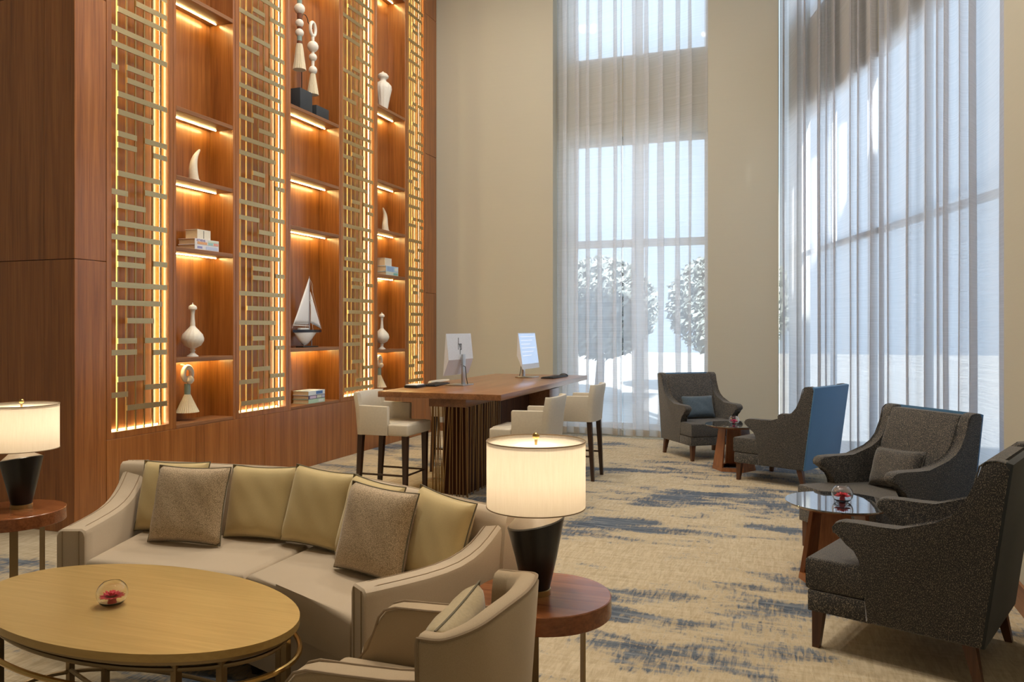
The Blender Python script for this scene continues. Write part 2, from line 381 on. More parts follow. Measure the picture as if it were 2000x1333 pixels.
# local +y is outside (left of direction P->Q is +y = toward +X outside)
angled(struct('wall_window_side', (-.3, .25, 0, .12, 0, CEIL), M_WALL, 'beige wall around the right-hand window, behind the sheers', 'wall',
              [(LW - .15, LW + .3, 0, .12, 0, CEIL), (.25, LW - .15, 0, .12, 4.18, 5.28), (.25, LW - .15, 0, .12, 0, .08), (.25, LW - .15, 0, .12, 6.85, CEIL)]))
def window(name, label, x0, x1, z0, z1, cols, rows, frame=.06, depth=.05):
    bm = BM(); xs = [x0 + (x1 - x0) * i / cols for i in range(cols + 1)]
    for i, x in enumerate(xs):
        wd = frame if i in (0, cols) else frame * .7
        box(bm, max(x0, x - wd), min(x1, x + wd), 0, depth, z0, z1)
    for z in rows:
        wd = frame if z in (z0, z1) else frame * .6
        box(bm, x0, x1, .004, depth - .004, max(z0, z - wd), min(z1, z + wd))
    o = mesh_obj(name, bm, M_WHITE, smooth=False); tag(o, label, 'window', kind='structure')
    for i in range(cols):
        for za, zb in zip(rows, rows[1:]):
            boxobj('pane', (xs[i] + .03, xs[i + 1] - .03, depth * .4, depth * .6, za + .03, zb - .03), M_PANE, o, smooth=False)
    return o
wb = window('window_1', 'tall lower window behind the sheer curtain at the back', -3.03, -1.056, .08, 4.18, 2, [.08, 2.70, 4.18], .09); wb.location = (0, 11.12, 0)
wb = window('window_2', 'upper window behind the back sheer curtain', -3.03, -1.056, 5.28, 6.85, 2, [5.28, 6.85], .07); wb.location = (0, 11.12, 0)
angled(window('window_3', 'tall lower window behind the right-hand sheer curtains', .25, LW - .15, .08, 4.18, 5, [.08, 2.45, 4.18], .05))
angled(window('window_4', 'upper window behind the right-hand sheer curtains', .25, LW - .15, 5.28, 6.85, 5, [5.28, 6.85], .07))
# outdoors
struct('ground_outside', (-30, 30, 11.55, 60, -.5, -.3), plain('pale_paving', (.5, .5, .48), .9), 'pale paved ground outside the windows', 'ground', [(2.2, 30, -10, 11.55, -.5, -.3)])
struct('sun_block_wall', (2.3, 9, -2, 4.6, -.3, 6.0), plain('outside_render', (.6, .57, .52), .9), 'unseen wall added to shade the right-hand curtains from the sun', 'wall')  # unseen block, added to cast the diagonal shade on the right curtain
def tree(x, y, h, r, seed, label):
    t = thing('garden_tree', label, 'tree', (x, y, -.3))
    R = random.Random(seed)
    tobj('trunk', [(0, 0, 0), (.05, .03, h * .3), (-.03, .05, h * .62)], [.14, .1, .06], M_LEG, t)
    bm = BM()
    for k in range(9000):
        th = R.uniform(0, 2 * PI); ph = math.acos(R.uniform(-1, 1)); rr = r * (R.random() ** .4)
        p = Vector((math.sin(ph) * math.cos(th) * rr, math.sin(ph) * math.sin(th) * rr, h * .68 + math.cos(ph) * rr * .85))
        s = R.uniform(.08, .13); a = Vector((R.uniform(-1, 1), R.uniform(-1, 1), R.uniform(-1, 1))).normalized(); b = a.orthogonal().normalized(); c_ = a.cross(b)
        vs = [bm.verts.new(p + b * s), bm.verts.new(p + c_ * s * .45), bm.verts.new(p - b * s), bm.verts.new(p - c_ * s * .45)]
        bm.faces.new(vs)
    o = mesh_obj('foliage', bm, plain('hazed_leaves', (.235, .265, .25), 1.0, Specular_IOR_Level=0.0), t, smooth=False); o['kind'] = 'stuff'  # leaf colour greyed and lightened to stand in for haze
tree(-4.6, 19.5, 3.4, 1.5, 1, 'leafy green tree outside, left behind the back curtain')
tree(-1.6, 22, 3.6, 1.7, 2, 'leafy green tree outside, right behind the back curtain')
for x, y in FILL_XY:
    t = thing('ceiling_fill_ring', 'unseen round fill light added in the high ceiling', 'light', (x, y, CEIL), 0, 'added ceiling fill lights')  # housing added around each unseen fill light
    bm = BM(); lathe(bm, [(.22, -.05), (.27, -.05), (.27, 0), (.22, 0)], 32, close=True); mesh_obj('trim_ring', bm, M_WHITE, t)

# ------------------------------------------------------------------ curtains
def curtain(name, label, path, n_folds, amp, seed, mat=M_SHEER, z0=.03, z1=6.93, group='sheer floor-length curtains'):
    R = random.Random(seed); P = spline(path, 12)
    L = [0]
    for a, b in zip(P, P[1:]): L.append(L[-1] + math.dist(a, b))
    T = L[-1]
    def at(s):
        s = min(max(s, 0), T); i = 0
        while i < len(L) - 2 and L[i + 1] < s: i += 1
        f = (s - L[i]) / (L[i + 1] - L[i]); a, b = P[i], P[i + 1]
        tx, ty = (b[0] - a[0]), (b[1] - a[1]); m = math.hypot(tx, ty)
        return a[0] + (b[0] - a[0]) * f, a[1] + (b[1] - a[1]) * f, tx / m, ty / m
    edges = [0]
    for i in range(n_folds): edges.append(edges[-1] + R.uniform(.5, 1.6))
    edges = [e / edges[-1] for e in edges]; amps = [R.uniform(.6, 1.15) * amp for _ in range(n_folds)]; ovs = [R.uniform(.30, .55) for _ in range(n_folds)]
    K = 14; zs = [z0, .12, .5, 1.2, 2.2, 3.4, 4.8, 6.2, z1]
    bm = BM(); grid = []
    for z in zs:
        row = []
        fl = 1 - .45 * (z / z1)
        for i in range(n_folds):
            for k in range(K + (1 if i == n_folds - 1 else 0)):
                u = k / K; s = (edges[i] + (edges[i + 1] - edges[i]) * u)
                wl = (edges[i + 1] - edges[i]) * T
                off = amps[i] * math.sin(2 * PI * u) * (.8 + .3 * fl)
                s = s * T - ovs[i] * wl * math.sin(2 * PI * u + .6) * (.9 + .15 * fl) + .012 * fl * math.sin(z * 1.3 + i * 2.1)
                x, y, tx, ty = at(s)
                row.append(bm.verts.new((x - ty * off, y + tx * off, z)))
        grid.append(row)
    hem = BM(); hg = []
    for a, b in zip(grid, grid[1:]):
        for i in range(len(a) - 1): bm.faces.new((a[i], a[i + 1], b[i + 1], b[i]))
    for row in grid[:2]: hg.append([hem.verts.new(v.co + Vector((0, 0, 0))) for v in row])
    for i in range(len(hg[0]) - 1): hem.faces.new((hg[0][i], hg[0][i + 1], hg[1][i + 1], hg[1][i]))
    o = mesh_obj(name, bm, mat, angle=180); tag(o, label, 'curtain', group)
    h = mesh_obj('hem', hem, M_HEM, o, angle=180)
    return o
curtain('sheer_curtain', 'white sheer curtain on the left half of the back window, beside the beige wall', [(-3.155, 10.84), (-2.6, 10.85), (-2.22, 10.85)], 6, .05, 3)
curtain('sheer_curtain', 'white sheer curtain on the right half of the back window, beside the beige column', [(-2.20, 10.79), (-1.7, 10.80), (-1.07, 10.82)], 6, .05, 5)
curtain('sheer_curtain', 'white sunlit sheer curtain on the far half of the right window, beside the column', [(-.17, 10.80), (.08, 10.2), (.42, 9.4), (.66, 8.6), (.81, 8.08)], 10, .06, 8, M_SHEER2)
curtain('sheer_curtain', 'grey-white sheer curtain on the near half of the right window, beside the right wall', [(.74, 8.05), (.98, 7.2), (1.14, 6.4), (1.25, 5.75), (1.30, 5.33)], 9, .06, 12, M_SHEER2)

# ------------------------------------------------------------------ walnut shelving wall
XF = -4.95
unit = thing('shelving_wall', 'walnut shelving wall with three open bays and lit brass screens', 'shelving', (XF, 0, 0))
Z0, ZT = .645, CEIL - .02
def up(name, y0, y1, x0, x1, z0, z1, mat=M_WOOD, bev=.003, parent=unit):
    return boxobj(name, (x0, x1, y0, y1, z0, z1), mat, parent, bev=bev, seg=1, smooth=False)
# plinth panels (recessed joints of 4 mm)
for a, b in ((4.709, 6.636), (6.640, 8.56), (8.564, 10.30)): up('plinth_panel', a, b, -.30, 0, 0, Z0)
for z0, z1 in ((0, 2.008), (2.012, 4.0), (4.004, 6.0), (6.004, ZT)):
    up('pillar_panel', 4.42, 4.705, -.30, 0, z0, z1)
    up('end_panel', 4.424, 4.70, -2.5, -.302, z0, z1)
    up('pillar_panel', 10.304, 10.672, -.30, 0, z0, z1)
SCR = [(4.709, 5.398), (6.207, 7.035), (8.052, 8.876), (9.712, 10.300)]
BAYS = [(5.402, 6.203, [4.40, 3.40, 2.81, 2.20, 1.247]), (7.039, 8.048, [5.5, 3.854, 3.141, 2.583, 1.291]), (8.880, 9.708, [5.95, 4.345, 3.393, 2.77, 2.194, 1.228])]
led_len = {}
for y0, y1, shelves in BAYS:
    ya, yb = y0 + .036, y1 - .036
    up('bay_side', y0, ya, -.28, 0, Z0 + .001, ZT); up('bay_side', yb, y1, -.28, 0, Z0 + .001, ZT)
    up('bay_back', ya, yb, -.28, -.262, Z0 + .001, ZT)
    up('bay_floor', ya, yb, -.26, 0, Z0 + .001, Z0 + .032, M_WOODY)
    for z in shelves:
        s = up('shelf', ya + .001, yb - .001, -.26, -.002, z - .038, z, M_WOODY)
        boxobj('light_strip', (-.178, -.170, ya + .01, yb - .03, z - .044, z - .0385), M_LED, s, smooth=False)
# brass lattice screens
ROWS = [(3,6,4.10,1),(1,9,3.98,0),(0,8,3.82,0),(0,9,3.70,0),(3,6,3.58,0),(0,3,3.52,0),(4,7,3.45,0),(1,9,3.32,0),(0,7,3.18,0),(3,5,3.015,0),(6,9,3.015,0),(0,5,2.92,0),(7,9,2.92,0),(0,8,2.71,0),(0,4,2.56,0),(6,9,2.595,0),(4,7,2.45,0),(1,9,2.32,0),(0,8,2.20,0),(3,6,2.085,0),(3,6,1.995,0),(7,9,2.03,0),(0,9,1.835,0),(2,9,1.695,0),(0,7,1.555,0),(3,5,1.40,0),(6,9,1.40,0),(0,5,1.31,0),(7,9,1.30,0),(3,6,1.10,0),(6,9,1.02,0),(0,4,.985,0),(4,9,.875,0),(1,9,.78,0)]
UPR = [(5,9,4.09),(0,4,4.2),(6,9,4.24),(3,6,4.33),(7,9,4.51),(0,5,4.53),(3,5,4.61),(6,9,4.61),(4,8,4.76)] + [(a, b, z + 3.62) for a, b, z, k in ROWS if 1.30 <= z <= 3.2]
ROW1 = [(3,7,4.1),(1,7,3.99),(0,6,3.83),(0,7,3.71),(0,1,3.53),(2,5,3.56),(2,5,3.46),(1,7,3.33),(1,5,3.19),(1,3,3.02),(4,7,3.02),(1,3,2.93),(5,7,2.92),(1,6,2.71),(0,2,2.56),(4,7,2.6),(1,4,2.46),(1,7,2.32),(0,6,2.21),(1,4,2.09),(1,4,2.0),(5,7,2.03),(0,7,1.84),(0,6,1.7),(2,5,1.56),(1,3,1.4),(4,7,1.4),(0,3,1.31),(5,7,1.3),(1,4,1.1),(4,7,1.02),(0,2,.98),(2,7,.87)]
ROW1 += [(a, b, z + 2.95) for a, b, z in ROW1 if 1.3 <= z <= 3.75]
cb = BM(); bmesh.ops.create_cube(cb, size=1); BARME = bpy.data.meshes.new('bar'); cb.to_mesh(BARME); cb.free(); BARME.materials.append(brassy('satin_brass_bar', (.66, .51, .27), .36))
cb = BM(); bmesh.ops.create_cube(cb, size=1); RODME = bpy.data.meshes.new('rod'); cb.to_mesh(RODME); cb.free(); RODME.materials.append(M_BRASS)
SL = ['tall brass lattice screen nearest the dark end panel, leftmost of the four', 'tall brass lattice screen between the tusk bay and the sailboat bay', 'tall brass lattice screen between the sailboat bay and the far narrow bay', 'tall brass lattice screen at the far end, next to the beige wall']
for k, (y0, y1) in enumerate(SCR):
    t = thing('lattice_screen', SL[k], 'screen', (XF, y0, Z0 + .002), 0, 'lit brass lattice screens in the shelving wall')
    wd = y1 - y0; H = ZT - Z0 - .004; f = .046 if k else .046
    fr = BM()
    box(fr, -.12, -.001, 0, f, 0, H); box(fr, -.12, -.001, wd - f, wd, 0, H); box(fr, -.12, -.001, f, wd - f, 0, .05); box(fr, -.12, -.001, f, wd - f, H - .05, H)
    mesh_obj('frame', fr, M_WOOD, t, smooth=False)
    boxobj('back_panel', (-.118, -.10, f + .001, wd - f - .001, .051, H - .051), M_WOOD, t, smooth=False)
    boxobj('light_strip', (-.072, -.064, wd - f - .030, wd - f - .020, .055, H - .06), M_LEDW, t, smooth=False)
    boxobj('light_strip', (-.085, -.078, f + .004, f + .010, .055, H - .06), M_LEDW, t, smooth=False)
    boxobj('light_strip', (-.085, -.078, f + .02, wd - f - .04, .053, .058), M_LEDW, t, smooth=False)
    N = 7 if k == 0 else 9
    a, b = f + .008, wd - f - .012
    if k == 0: g = [a] + [a + (b - a) * (.115 + i * .157) for i in range(6)] + [b]
    else: g = [a] + [a + (b - a) * (.05 + i * .1235) for i in range(8)] + [b]
    for gy in g[1:-1]: link('rod', RODME, t, (-.022, gy, H / 2 + .0), (0, 0, 0), (.012, .011, H - .102))
    rows = ROW1 if k == 0 else [r[:3] for r in ROWS[1:]] + UPR
    for i, j, z in rows:
        if z > ZT - .1: continue
        ya, yb = g[i] - (.004 if i else 0), g[j] + (.004 if j < N else 0)
        link('bar', BARME, t, (-.012, (ya + yb) / 2, z - Z0), (0, 0, 0), (.009, yb - ya, .043))

# ------------------------------------------------------------------ shelf objects
def book(label, x0, x1, y0, y1, z0, z1, col, mark=None, group=None, text=None):
    t = thing('book', label, 'book', ((x0 + x1) / 2, (y0 + y1) / 2, z0), 0, group)
    hx, hy, h = (x1 - x0) / 2, (y1 - y0) / 2, z1 - z0; m = plain('cover_' + str(col), col, .5)
    bm = BM(); box(bm, -hx, hx, -hy, hy, 0, .004); box(bm, -hx, hx, -hy, hy, h - .004, h); box(bm, hx - .004, hx, -hy, hy, .004, h - .004)
    mesh_obj('cover', bm, m, t, smooth=False)
    boxobj('pages', (-hx + .006, hx - .005, -hy + .005, hy - .005, .0045, h - .0045), M_PAGE, t, smooth=False)
    for (a, b, zc, zh, c) in (mark or []):
        boxobj('spine_print', (hx + .0002, hx + .0012, -hy + 2 * hy * a, -hy + 2 * hy * b, h * zc, h * zh), plain('print_' + str(c), c, .5), t, smooth=False)
    if text:
        s, size, y, z, c = text
        cu = bpy.data.curves.new('lettering', 'FONT'); cu.body = s; cu.size = size; cu.extrude = .0004; cu.materials.append(plain('ink_' + s, c, .5))
        tmp = bpy.data.objects.new('tmp', cu); C.objects.link(tmp); dg = bpy.context.evaluated_depsgraph_get(); me = bpy.data.meshes.new_from_object(tmp.evaluated_get(dg)); bpy.data.objects.remove(tmp); o = bpy.data.objects.new('lettering', me); C.objects.link(o); o.parent = t; o.rotation_euler = (PI / 2, 0, PI / 2); o.location = (hx + .001, -hy + y, z)
    return t
GB = 'coffee-table books on the walnut shelves'
book('white book with pale blue spine at the bottom of the stack below the tusk', -5.17, -4.985, 5.70, 6.01, 2.2005, 2.247, (.72, .74, .80), [(.1, .3, .3, .7, (.30, .32, .6)), (.45, .95, .2, .8, (.52, .60, .80))], GB)
book('book with colourful blue and orange spine lettering in the stack below the tusk', -5.17, -4.985, 5.70, 6.01, 2.2475, 2.300, (.74, .72, .74), [(.55, .98, .55, .9, (.62, .72, .62)), (.55, .75, .1, .5, (.35, .6, .6)), (.78, .98, .1, .5, (.75, .35, .30)), (.10, .5, .08, .5, (.75, .4, .2))], GB, ('ATHENS', .030, .02, .028, (.12, .08, .35)))
book('thick cream book with golden page edge topping the stack below the tusk', -5.15, -5.01, 5.76, 5.93, 2.3005, 2.388, (.74, .69, .58), [(.45, .5, .1, .9, (.2, .2, .18))], GB)
book('pale blue book at the bottom of the stack in the far narrow bay', -5.17, -4.985, 9.20, 9.54, 2.1945, 2.242, (.62, .70, .62), [(.6, .95, .2, .8, (.2, .5, .5))], GB)
book('light blue book in the middle of the stack in the far narrow bay', -5.17, -4.985, 9.20, 9.54, 2.2425, 2.318, (.42, .60, .80), [(.1, .6, .1, .9, (.30, .45, .72)), (.7, .95, .2, .8, (.72, .78, .76))], GB)
book('thick cream book topping the stack in the far narrow bay', -5.16, -5.0, 9.20, 9.38, 2.3185, 2.42, (.74, .69, .60), None, GB)
book('pale green book at the bottom of the stack under the sailboat shelf', -5.19, -4.985, 7.45, 7.77, .6775, .722, (.45, .68, .55), [(.6, .9, .2, .8, (.7, .8, .8))], GB)
book('purple and white book in the middle of the stack under the sailboat shelf', -5.19, -4.985, 7.45, 7.77, .7225, .765, (.10, .11, .20), [(.08, .45, .15, .85, (.62, .52, .72)), (.5, .78, .15, .85, (.6, .66, .60)), (.8, .98, .15, .85, (.5, .55, .7))], GB)
book('white and blue book topping the stack under the sailboat shelf', -5.19, -4.985, 7.45, 7.77, .7655, .813, (.70, .78, .86), [(.45, .85, .15, .85, (.08, .20, .50))], GB)
def tusk(label, y, z, s):
    t = thing('carved_tusk', label, 'ornament', (-5.08, y, z), 0, 'ivory-coloured shelf ornaments')
    lobj('foot', [(0, 0), (.058, 0), (.058, .012), (.05, .016), (.05, .028), (0, .028)], M_BONE, t, 28)
    P = spline([(0, -.005, .028), (0, -.012, .10), (0, -.006, .18), (0, .022 * s, .25), (0, .072 * s, .315)], 8); n = len(P)
    bm = BM(); tube(bm, P, [.043 * (1 - i / (n - 1)) ** .62 + .003 for i in range(n)], 16); mesh_obj('horn', bm, M_IVORY, t, angle=70)
tusk('curved ivory-coloured tusk on the bay nearest the dark end panel', 5.80, 2.8105, 1)
tusk('curved ivory-coloured tusk in the far narrow bay', 9.36, 2.7705, -1)
def bottle_vase(label, y, z):
    t = thing('bottle_vase', label, 'vase', (-5.08, y, z), 0, 'ivory-coloured shelf ornaments')
    prof = [(0, 0), (.050, 0), (.050, .008), (.030, .022), (.016, .04), (.024, .055), (.024, .06), (.014, .068), (.03, .078), (.07, .10), (.093, .14), (.095, .165), (.085, .20), (.055, .235), (.030, .262), (.022, .275)]
    bm = BM(); lathe(bm, prof, 48)
    for v in bm.verts:
        r = math.hypot(v.co.x, v.co.y)
        if .08 < v.co.z < .26:
            a = math.atan2(v.co.y, v.co.x) + (v.co.z - .08) * 9; k = 1 + .03 * math.cos(16 * a); v.co.x *= k; v.co.y *= k
    mesh_obj('body', bm, M_BONE, t, angle=60)
    lobj('neck', [(.022, .274), (.021, .30), (.017, .34), (.016, .38), (.019, .405), (.022, .418)], M_BONE, t, 24)
    lobj('stopper', [(.022, .4185), (.036, .425), (.037, .440), (.03, .455), (.012, .466), (.005, .47), (.006, .478), (0, .485)], M_BONE, t, 24)
bottle_vase('white long-necked bottle vase on the bay nearest the dark end panel', 5.78, 1.2475)
bottle_vase('white long-necked bottle vase in the far narrow bay', 9.26, 1.2285)
def tassel_ring(label, y, zt):
    t = thing('ring_tassel', label, 'ornament', (-5.12, y, zt - .41), 0, 'hanging tassel ornaments')
    ring = [(0, .052 * math.sin(a), .345 + .06 * math.cos(a)) for a in [2 * PI * i / 24 for i in range(24)]]
    tobj('ring', ring, .023, M_BONE, t, 12, True)
    lobj('bead', [(0, -.04), (.02, -.034), (.038, -.01), (.038, .01), (.02, .034), (0, .04)], M_BONE, t, 20, loc=(.02, .005, .29))
    lobj('cord_wrap', [(.026, .16), (.028, .2), (.026, .255), (0, .255)], M_TEAL, t, 20, loc=(0, 0, 0))
    bm = BM(); lathe(bm, [(.0, .16), (.027, .16), (.045, .12), (.075, .055), (.102, .0), (.0, .006)], 60)
    R = random.Random(3)
    for i, v in enumerate(bm.verts):
        k = 1 + .05 * math.cos(30 * math.atan2(v.co.y, v.co.x)); v.co.x *= k * .9; v.co.y *= k
    mesh_obj('tassel', bm, M_STRAW, t, angle=30)
    tobj('hook', [(-.0, 0, .41), (-.06, 0, .425), (-.075, 0, .425)], .006, M_BONE, t)
tassel_ring('white ring with grey cord and straw tassel under the near bottle vase', 5.76, 1.16)
tassel_ring('white ring with grey cord and straw tassel under the far bottle vase', 9.26, 1.14)
# beaded strands and charcoal blocks
t = thing('block_stand', 'tall charcoal block stand holding a white ring and bead tassel on a wire hook', 'ornament', (-5.10, 7.42, 3.8545), 0)
boxobj('block', (-.11, .11, -.12, .11, 0, .235), M_STONE, t, bev=.003)
tobj('wire', [(0, .07, .236)] + [(0, .07, .9)] + [(0, .07 + .06 * (1 - math.cos(a)), 1.06 + .06 * math.sin(a)) for a in [PI * i / 10 for i in range(11)]] + [(.02, .20, 1.02), (.03, .235, 1.0)], .005, M_BLK, t)
zz = -3.8545
tobj('ring', [(.03, .24 + .05 * math.sin(a), 4.85 + zz + .075 * math.cos(a)) for a in [2 * PI * i / 28 for i in range(28)]], .018, M_BONE, t, 12, True)
def ball(name, r, loc, mat, par, sq=1.0): return lobj(name, [(r * math.sin(PI * i / 12), -r * sq * math.cos(PI * i / 12)) for i in range(13)], mat, par, 24, loc=loc)
ball('bead', .062, (.03, .24, 4.655 + zz), M_BONE, t); ball('bead', .045, (.03, .24, 4.535 + zz), M_BONE, t); ball('bead', .048, (.03, .24, 4.39 + zz), M_BONE, t)
tobj('cord', [(.03, .24, 4.78 + zz), (.03, .24, 4.3 + zz)], .018, M_BONE, t, 10)
def tassel(z0, z1, r0, r1, x, y, par):
    bm = BM(); lathe(bm, [(0, z1), (r0, z1), (r0 * 1.25, z1 - .04), ((r0 + r1) / 2, (z0 + z1) / 2), (r1, z0), (0, z0 + .006)], 48)
    for v in bm.verts:
        k = 1 + .06 * math.cos(20 * math.atan2(v.co.y, v.co.x)); v.co.x *= k; v.co.y *= k
    return mesh_obj('tassel', bm, M_STRAW, par, loc=(x, y, 0), angle=30)
tassel(4.115 + zz, 4.35 + zz, .026, .062, .03, .24, t)
tag(boxobj('charcoal_block', (-5.19, -4.99, 7.61, 7.86, 3.8545, 3.985), M_STONE, bev=.003), 'low charcoal block to the right of the tall block stand', 'ornament')
t = thing('bead_garland', 'white bead garland with teal and brown cord, hanging left of the wire hook', 'ornament', (-5.04, 7.36, 4.30))
for r, z in ((.058, 4.96), (.045, 4.805), (.046, 4.70), (.05, 5.13)): ball('bead', r, (0, 0, z - 4.3), M_BONE, t)
for z0, z1, m in ((5.01, 5.09, M_TEAL), (4.85, 4.91, M_RUST), (4.745, 4.765, M_RUST), (4.61, 4.67, M_TEAL), (4.575, 4.61, M_RUST)):
    lobj('cord_wrap', [(0, z0 - 4.3), (.026, z0 - 4.3), (.026, z1 - 4.3), (0, z1 - 4.3)], m, t, 18)
tassel(0, .28, .03, .068, 0, 0, t)
tobj('cord', [(0, 0, .8), (0, 0, 1.16)], .008, M_RUST, t)
# urn
t = thing('ribbed_urn', 'white ribbed urn with a knobbed lid on the top visible shelf of the far bay', 'vase', (-5.09, 9.31, 4.3455))
bm = BM(); lathe(bm, [(0, 0), (.055, 0), (.06, .02), (.075, .10), (.10, .22), (.118, .30), (.112, .345), (.075, .385), (.055, .395)], 64)
for v in bm.verts:
    if .03 < v.co.z < .36:
        k = 1 - .06 * abs(math.sin(7 * math.atan2(v.co.y, v.co.x))); v.co.x *= k; v.co.y *= k
mesh_obj('body', bm, M_BONE, t, angle=60)
lobj('lid', [(.055, .3955), (.042, .41), (.042, .43), (.072, .455), (.075, .475), (.05, .505), (.02, .52), (0, .54)], M_BONE, t, 28)
# sailboat
t = thing('model_sailboat', 'white model sailboat with navy hull stripe on a dark stand', 'model boat', (-5.08, 7.57, 1.2915))
def hull(name, z0, z1, mat, keel):
    bm = BM(); N, K = 20, 9; rows = []
    for i in range(N + 1):
        u = -1 + 2 * i / N; y = u * .275; b = .055 * (1 - abs(u) ** 2.2) ** .8 if abs(u) < 1 else 0; b = max(b, .001)
        row = []
        for k in range(K + 1):
            a = PI * k / K
            if keel:
                dep = .145 * max(0, (1 - abs((u + .18) / .80) ** 1.6)); dep = max(dep, .004)
                row.append(bm.verts.new((b * .93 * math.cos(a), y * .86 - .01, z1 - dep * math.sin(a) ** 1.3)))
            else:
                row.append(bm.verts.new((b * math.cos(a), y, (z1 if k in (0, K) else z0))))
        rows.append(row)
    for A, B in zip(rows, rows[1:]):
        for k in range(K): bm.faces.new((A[k], A[k + 1], B[k + 1], B[k]))
        bm.faces.new((A[K], A[0], B[0], B[K]))
    return mesh_obj(name, bm, mat, t, angle=50)
hull('lower_hull', 0, .165, M_HULL, True); hull('upper_hull', .165, .195, M_NAVY, False)
tobj('mast', [(0, .035, .19), (0, .035, .79)], [.007, .003], M_STEEL, t)
tobj('boom', [(0, .035, .235), (0, -.27, .245)], .005, M_HULL, t)
def sail(name, pts, bulge):
    bm = BM(); a, b, c_ = [Vector(p) for p in pts]; n = 10; g = {}
    for i in range(n + 1):
        for j in range(n + 1 - i):
            u, v = i / n, j / n; w_ = 1 - u - v; p = a * w_ + b * u + c_ * v; p.x += bulge * 27 * u * v * w_ + bulge * 2 * v * (1 - v) * .4; g[i, j] = bm.verts.new(p)
    for i in range(n):
        for j in range(n - i):
            bm.faces.new((g[i, j], g[i + 1, j], g[i, j + 1]))
            if i + j < n - 1: bm.faces.new((g[i + 1, j], g[i + 1, j + 1], g[i, j + 1]))
    o = mesh_obj(name, bm, M_SAIL, t, angle=80); s = o.modifiers.new('solid', 'SOLIDIFY'); s.thickness = .002; return o
sail('mainsail', [(0, .028, .25), (0, -.265, .255), (0, .032, .765)], .012)
sail('jib', [(0, .06, .27), (0, .27, .205), (0, .055, .62)], .012)
for a, b in (((0, .035, .77), (0, .28, .2)), ((0, .035, .78), (0, -.285, .21)), ((0, .035, .62), (.05, .03, .195)), ((0, .035, .62), (-.05, .03, .195)), ((0, .10, .70), (0, .035, .77)), ((0, .10, .70), (0, .11, .25))): tobj('rigging', [a, b], .0013, M_HULL, t, 5)
tobj('spreader', [(-.05, .035, .52), (.05, .035, .52)], .003, M_HULL, t, 6)
boxobj('cabin', (-.022, .022, -.16, .0, .193, .215), M_HULL, t, bev=.004)
boxobj('stand', (-.05, .05, -.15, .14, 0, .014), M_BLACK, t, bev=.003)
for y in (-.07, .08): tobj('stand_post', [(0, y, .013), (0, y, .045 if y < 0 else .08)], .005, M_STEEL, t)

# ------------------------------------------------------------------ bar-height desk
DX, DY = -2.855, 7.64
t = thing('communal_desk', 'long walnut bar-height desk on a pedestal of thin upright rods', 'desk', (DX, DY, 0))
boxobj('desktop', (-.575, .575, -1.46, 1.46, .90, .95), M_DESK, t, bev=.003)
boxobj('apron', (-.235, .125, -1.14, .718, .80, .8995), M_DESK, t, bev=.002)
boxobj('pedestal_core', (-.135, .075, -1.03, -.25, 0, .7995), M_CORE, t)
boxobj('modesty_panel', (.07, .10, -.248, .718, 0, .7995), M_CORE, t)
boxobj('far_pedestal', (-.30, .335, .72, 1.10, 0, .83), M_DESK, t, bev=.002)
boxobj('cable_slot', (-.28, .32, .73, 1.09, .831, .8995), M_BLK, t)
R = random.Random(11)
def rod_at(x, y, j=.028, ax='x'):
    a, b = R.uniform(-j, j), R.uniform(-j, j)
    p = [(x + (a if ax == 'x' else 0), y + (a if ax == 'y' else 0), 0), (x + (b if ax == 'x' else 0), y + (b if ax == 'y' else 0), .80)]
    tobj('rod', p, R.uniform(.004, .0062), M_ROD, t, 6)
M_ROD = brassy('bronze_rod', (.36, .22, .10), .42)
for i in range(13): rod_at(-.205 + .31 * i / 12, -1.115)
for i in range(20): rod_at(.112, -1.10 + .86 * i / 19, ax='y')
for i in range(8): rod_at(-.222, -1.09 + .84 * i / 7, ax='y')
def monitor(label, x, y, rz, tilt):
    t = thing('desktop_computer', label, 'computer', (x, y, .9505), rz, 'all-in-one computers on the desk')
    boxobj('foot', (-.10, .10, -.12, .12, 0, .010), M_STEEL, t, bev=.003)
    boxobj('stand', (-.055, -.035, -.03, .03, .0105, .30), M_STEEL, t, bev=.003)
    # local +x is the screen side; tilted slightly back
    tm = tilt
    bm = BM(); prof = [(.018, .10), (.022, .10), (.022, .50), (.018, .50), (-.026, .25)]
    slab_xz(bm, prof, -.27, .27, 0); 
    for v in bm.verts: v.co.x -= (v.co.z - .30) * tm
    mesh_obj('casing', bm, M_SHINYW, t, smooth=False)
    bm = BM(); box(bm, .0225, .0235, -.262, .262, .155, .492)
    for v in bm.verts: v.co.x -= (v.co.z - .30) * tm
    s = mesh_obj('screen', bm, M_SCREEN, t, smooth=False)
    for i in range(6):
        bm = BM(); z = .455 - i * .042; box(bm, .0238, .0243, -.22, .22 - .08 * (i % 3), z, z + .008)
        for v in bm.verts: v.co.x -= (v.co.z - .30) * tm
        mesh_obj('text_line', bm, M_SCRL, s, smooth=False)
    tobj('hinge', [(-.045, 0, .27), (-.02, 0, .27)], .012, M_STEEL, t)
    # slanted bar emblem on the casing back
    def px(z): # back surface x at height z above the ridge
        return -.026 + (z - .25) / .25 * .044 - (z - .30) * tm - .0012
    for (y0, z0, y1, z1) in ((.045, .345, .022, .460), (.034, .400, .012, .400), (.012, .400, .002, .345), (.018, .300, -.008, .400), (-.008, .400, -.030, .400), (-.030, .400, -.020, .345), (-.020, .345, .004, .345)):
        tobj('emblem_stroke', [(px(z0), y0, z0), (px(z1), y1, z1)], .0032, M_BLK, t, 5)
    tobj('cable', [(-.03, .02, .20), (-.075, .02, .18), (-.085, .02, .08), (-.10, .02, .012)], .004, M_BLK, t, 6)
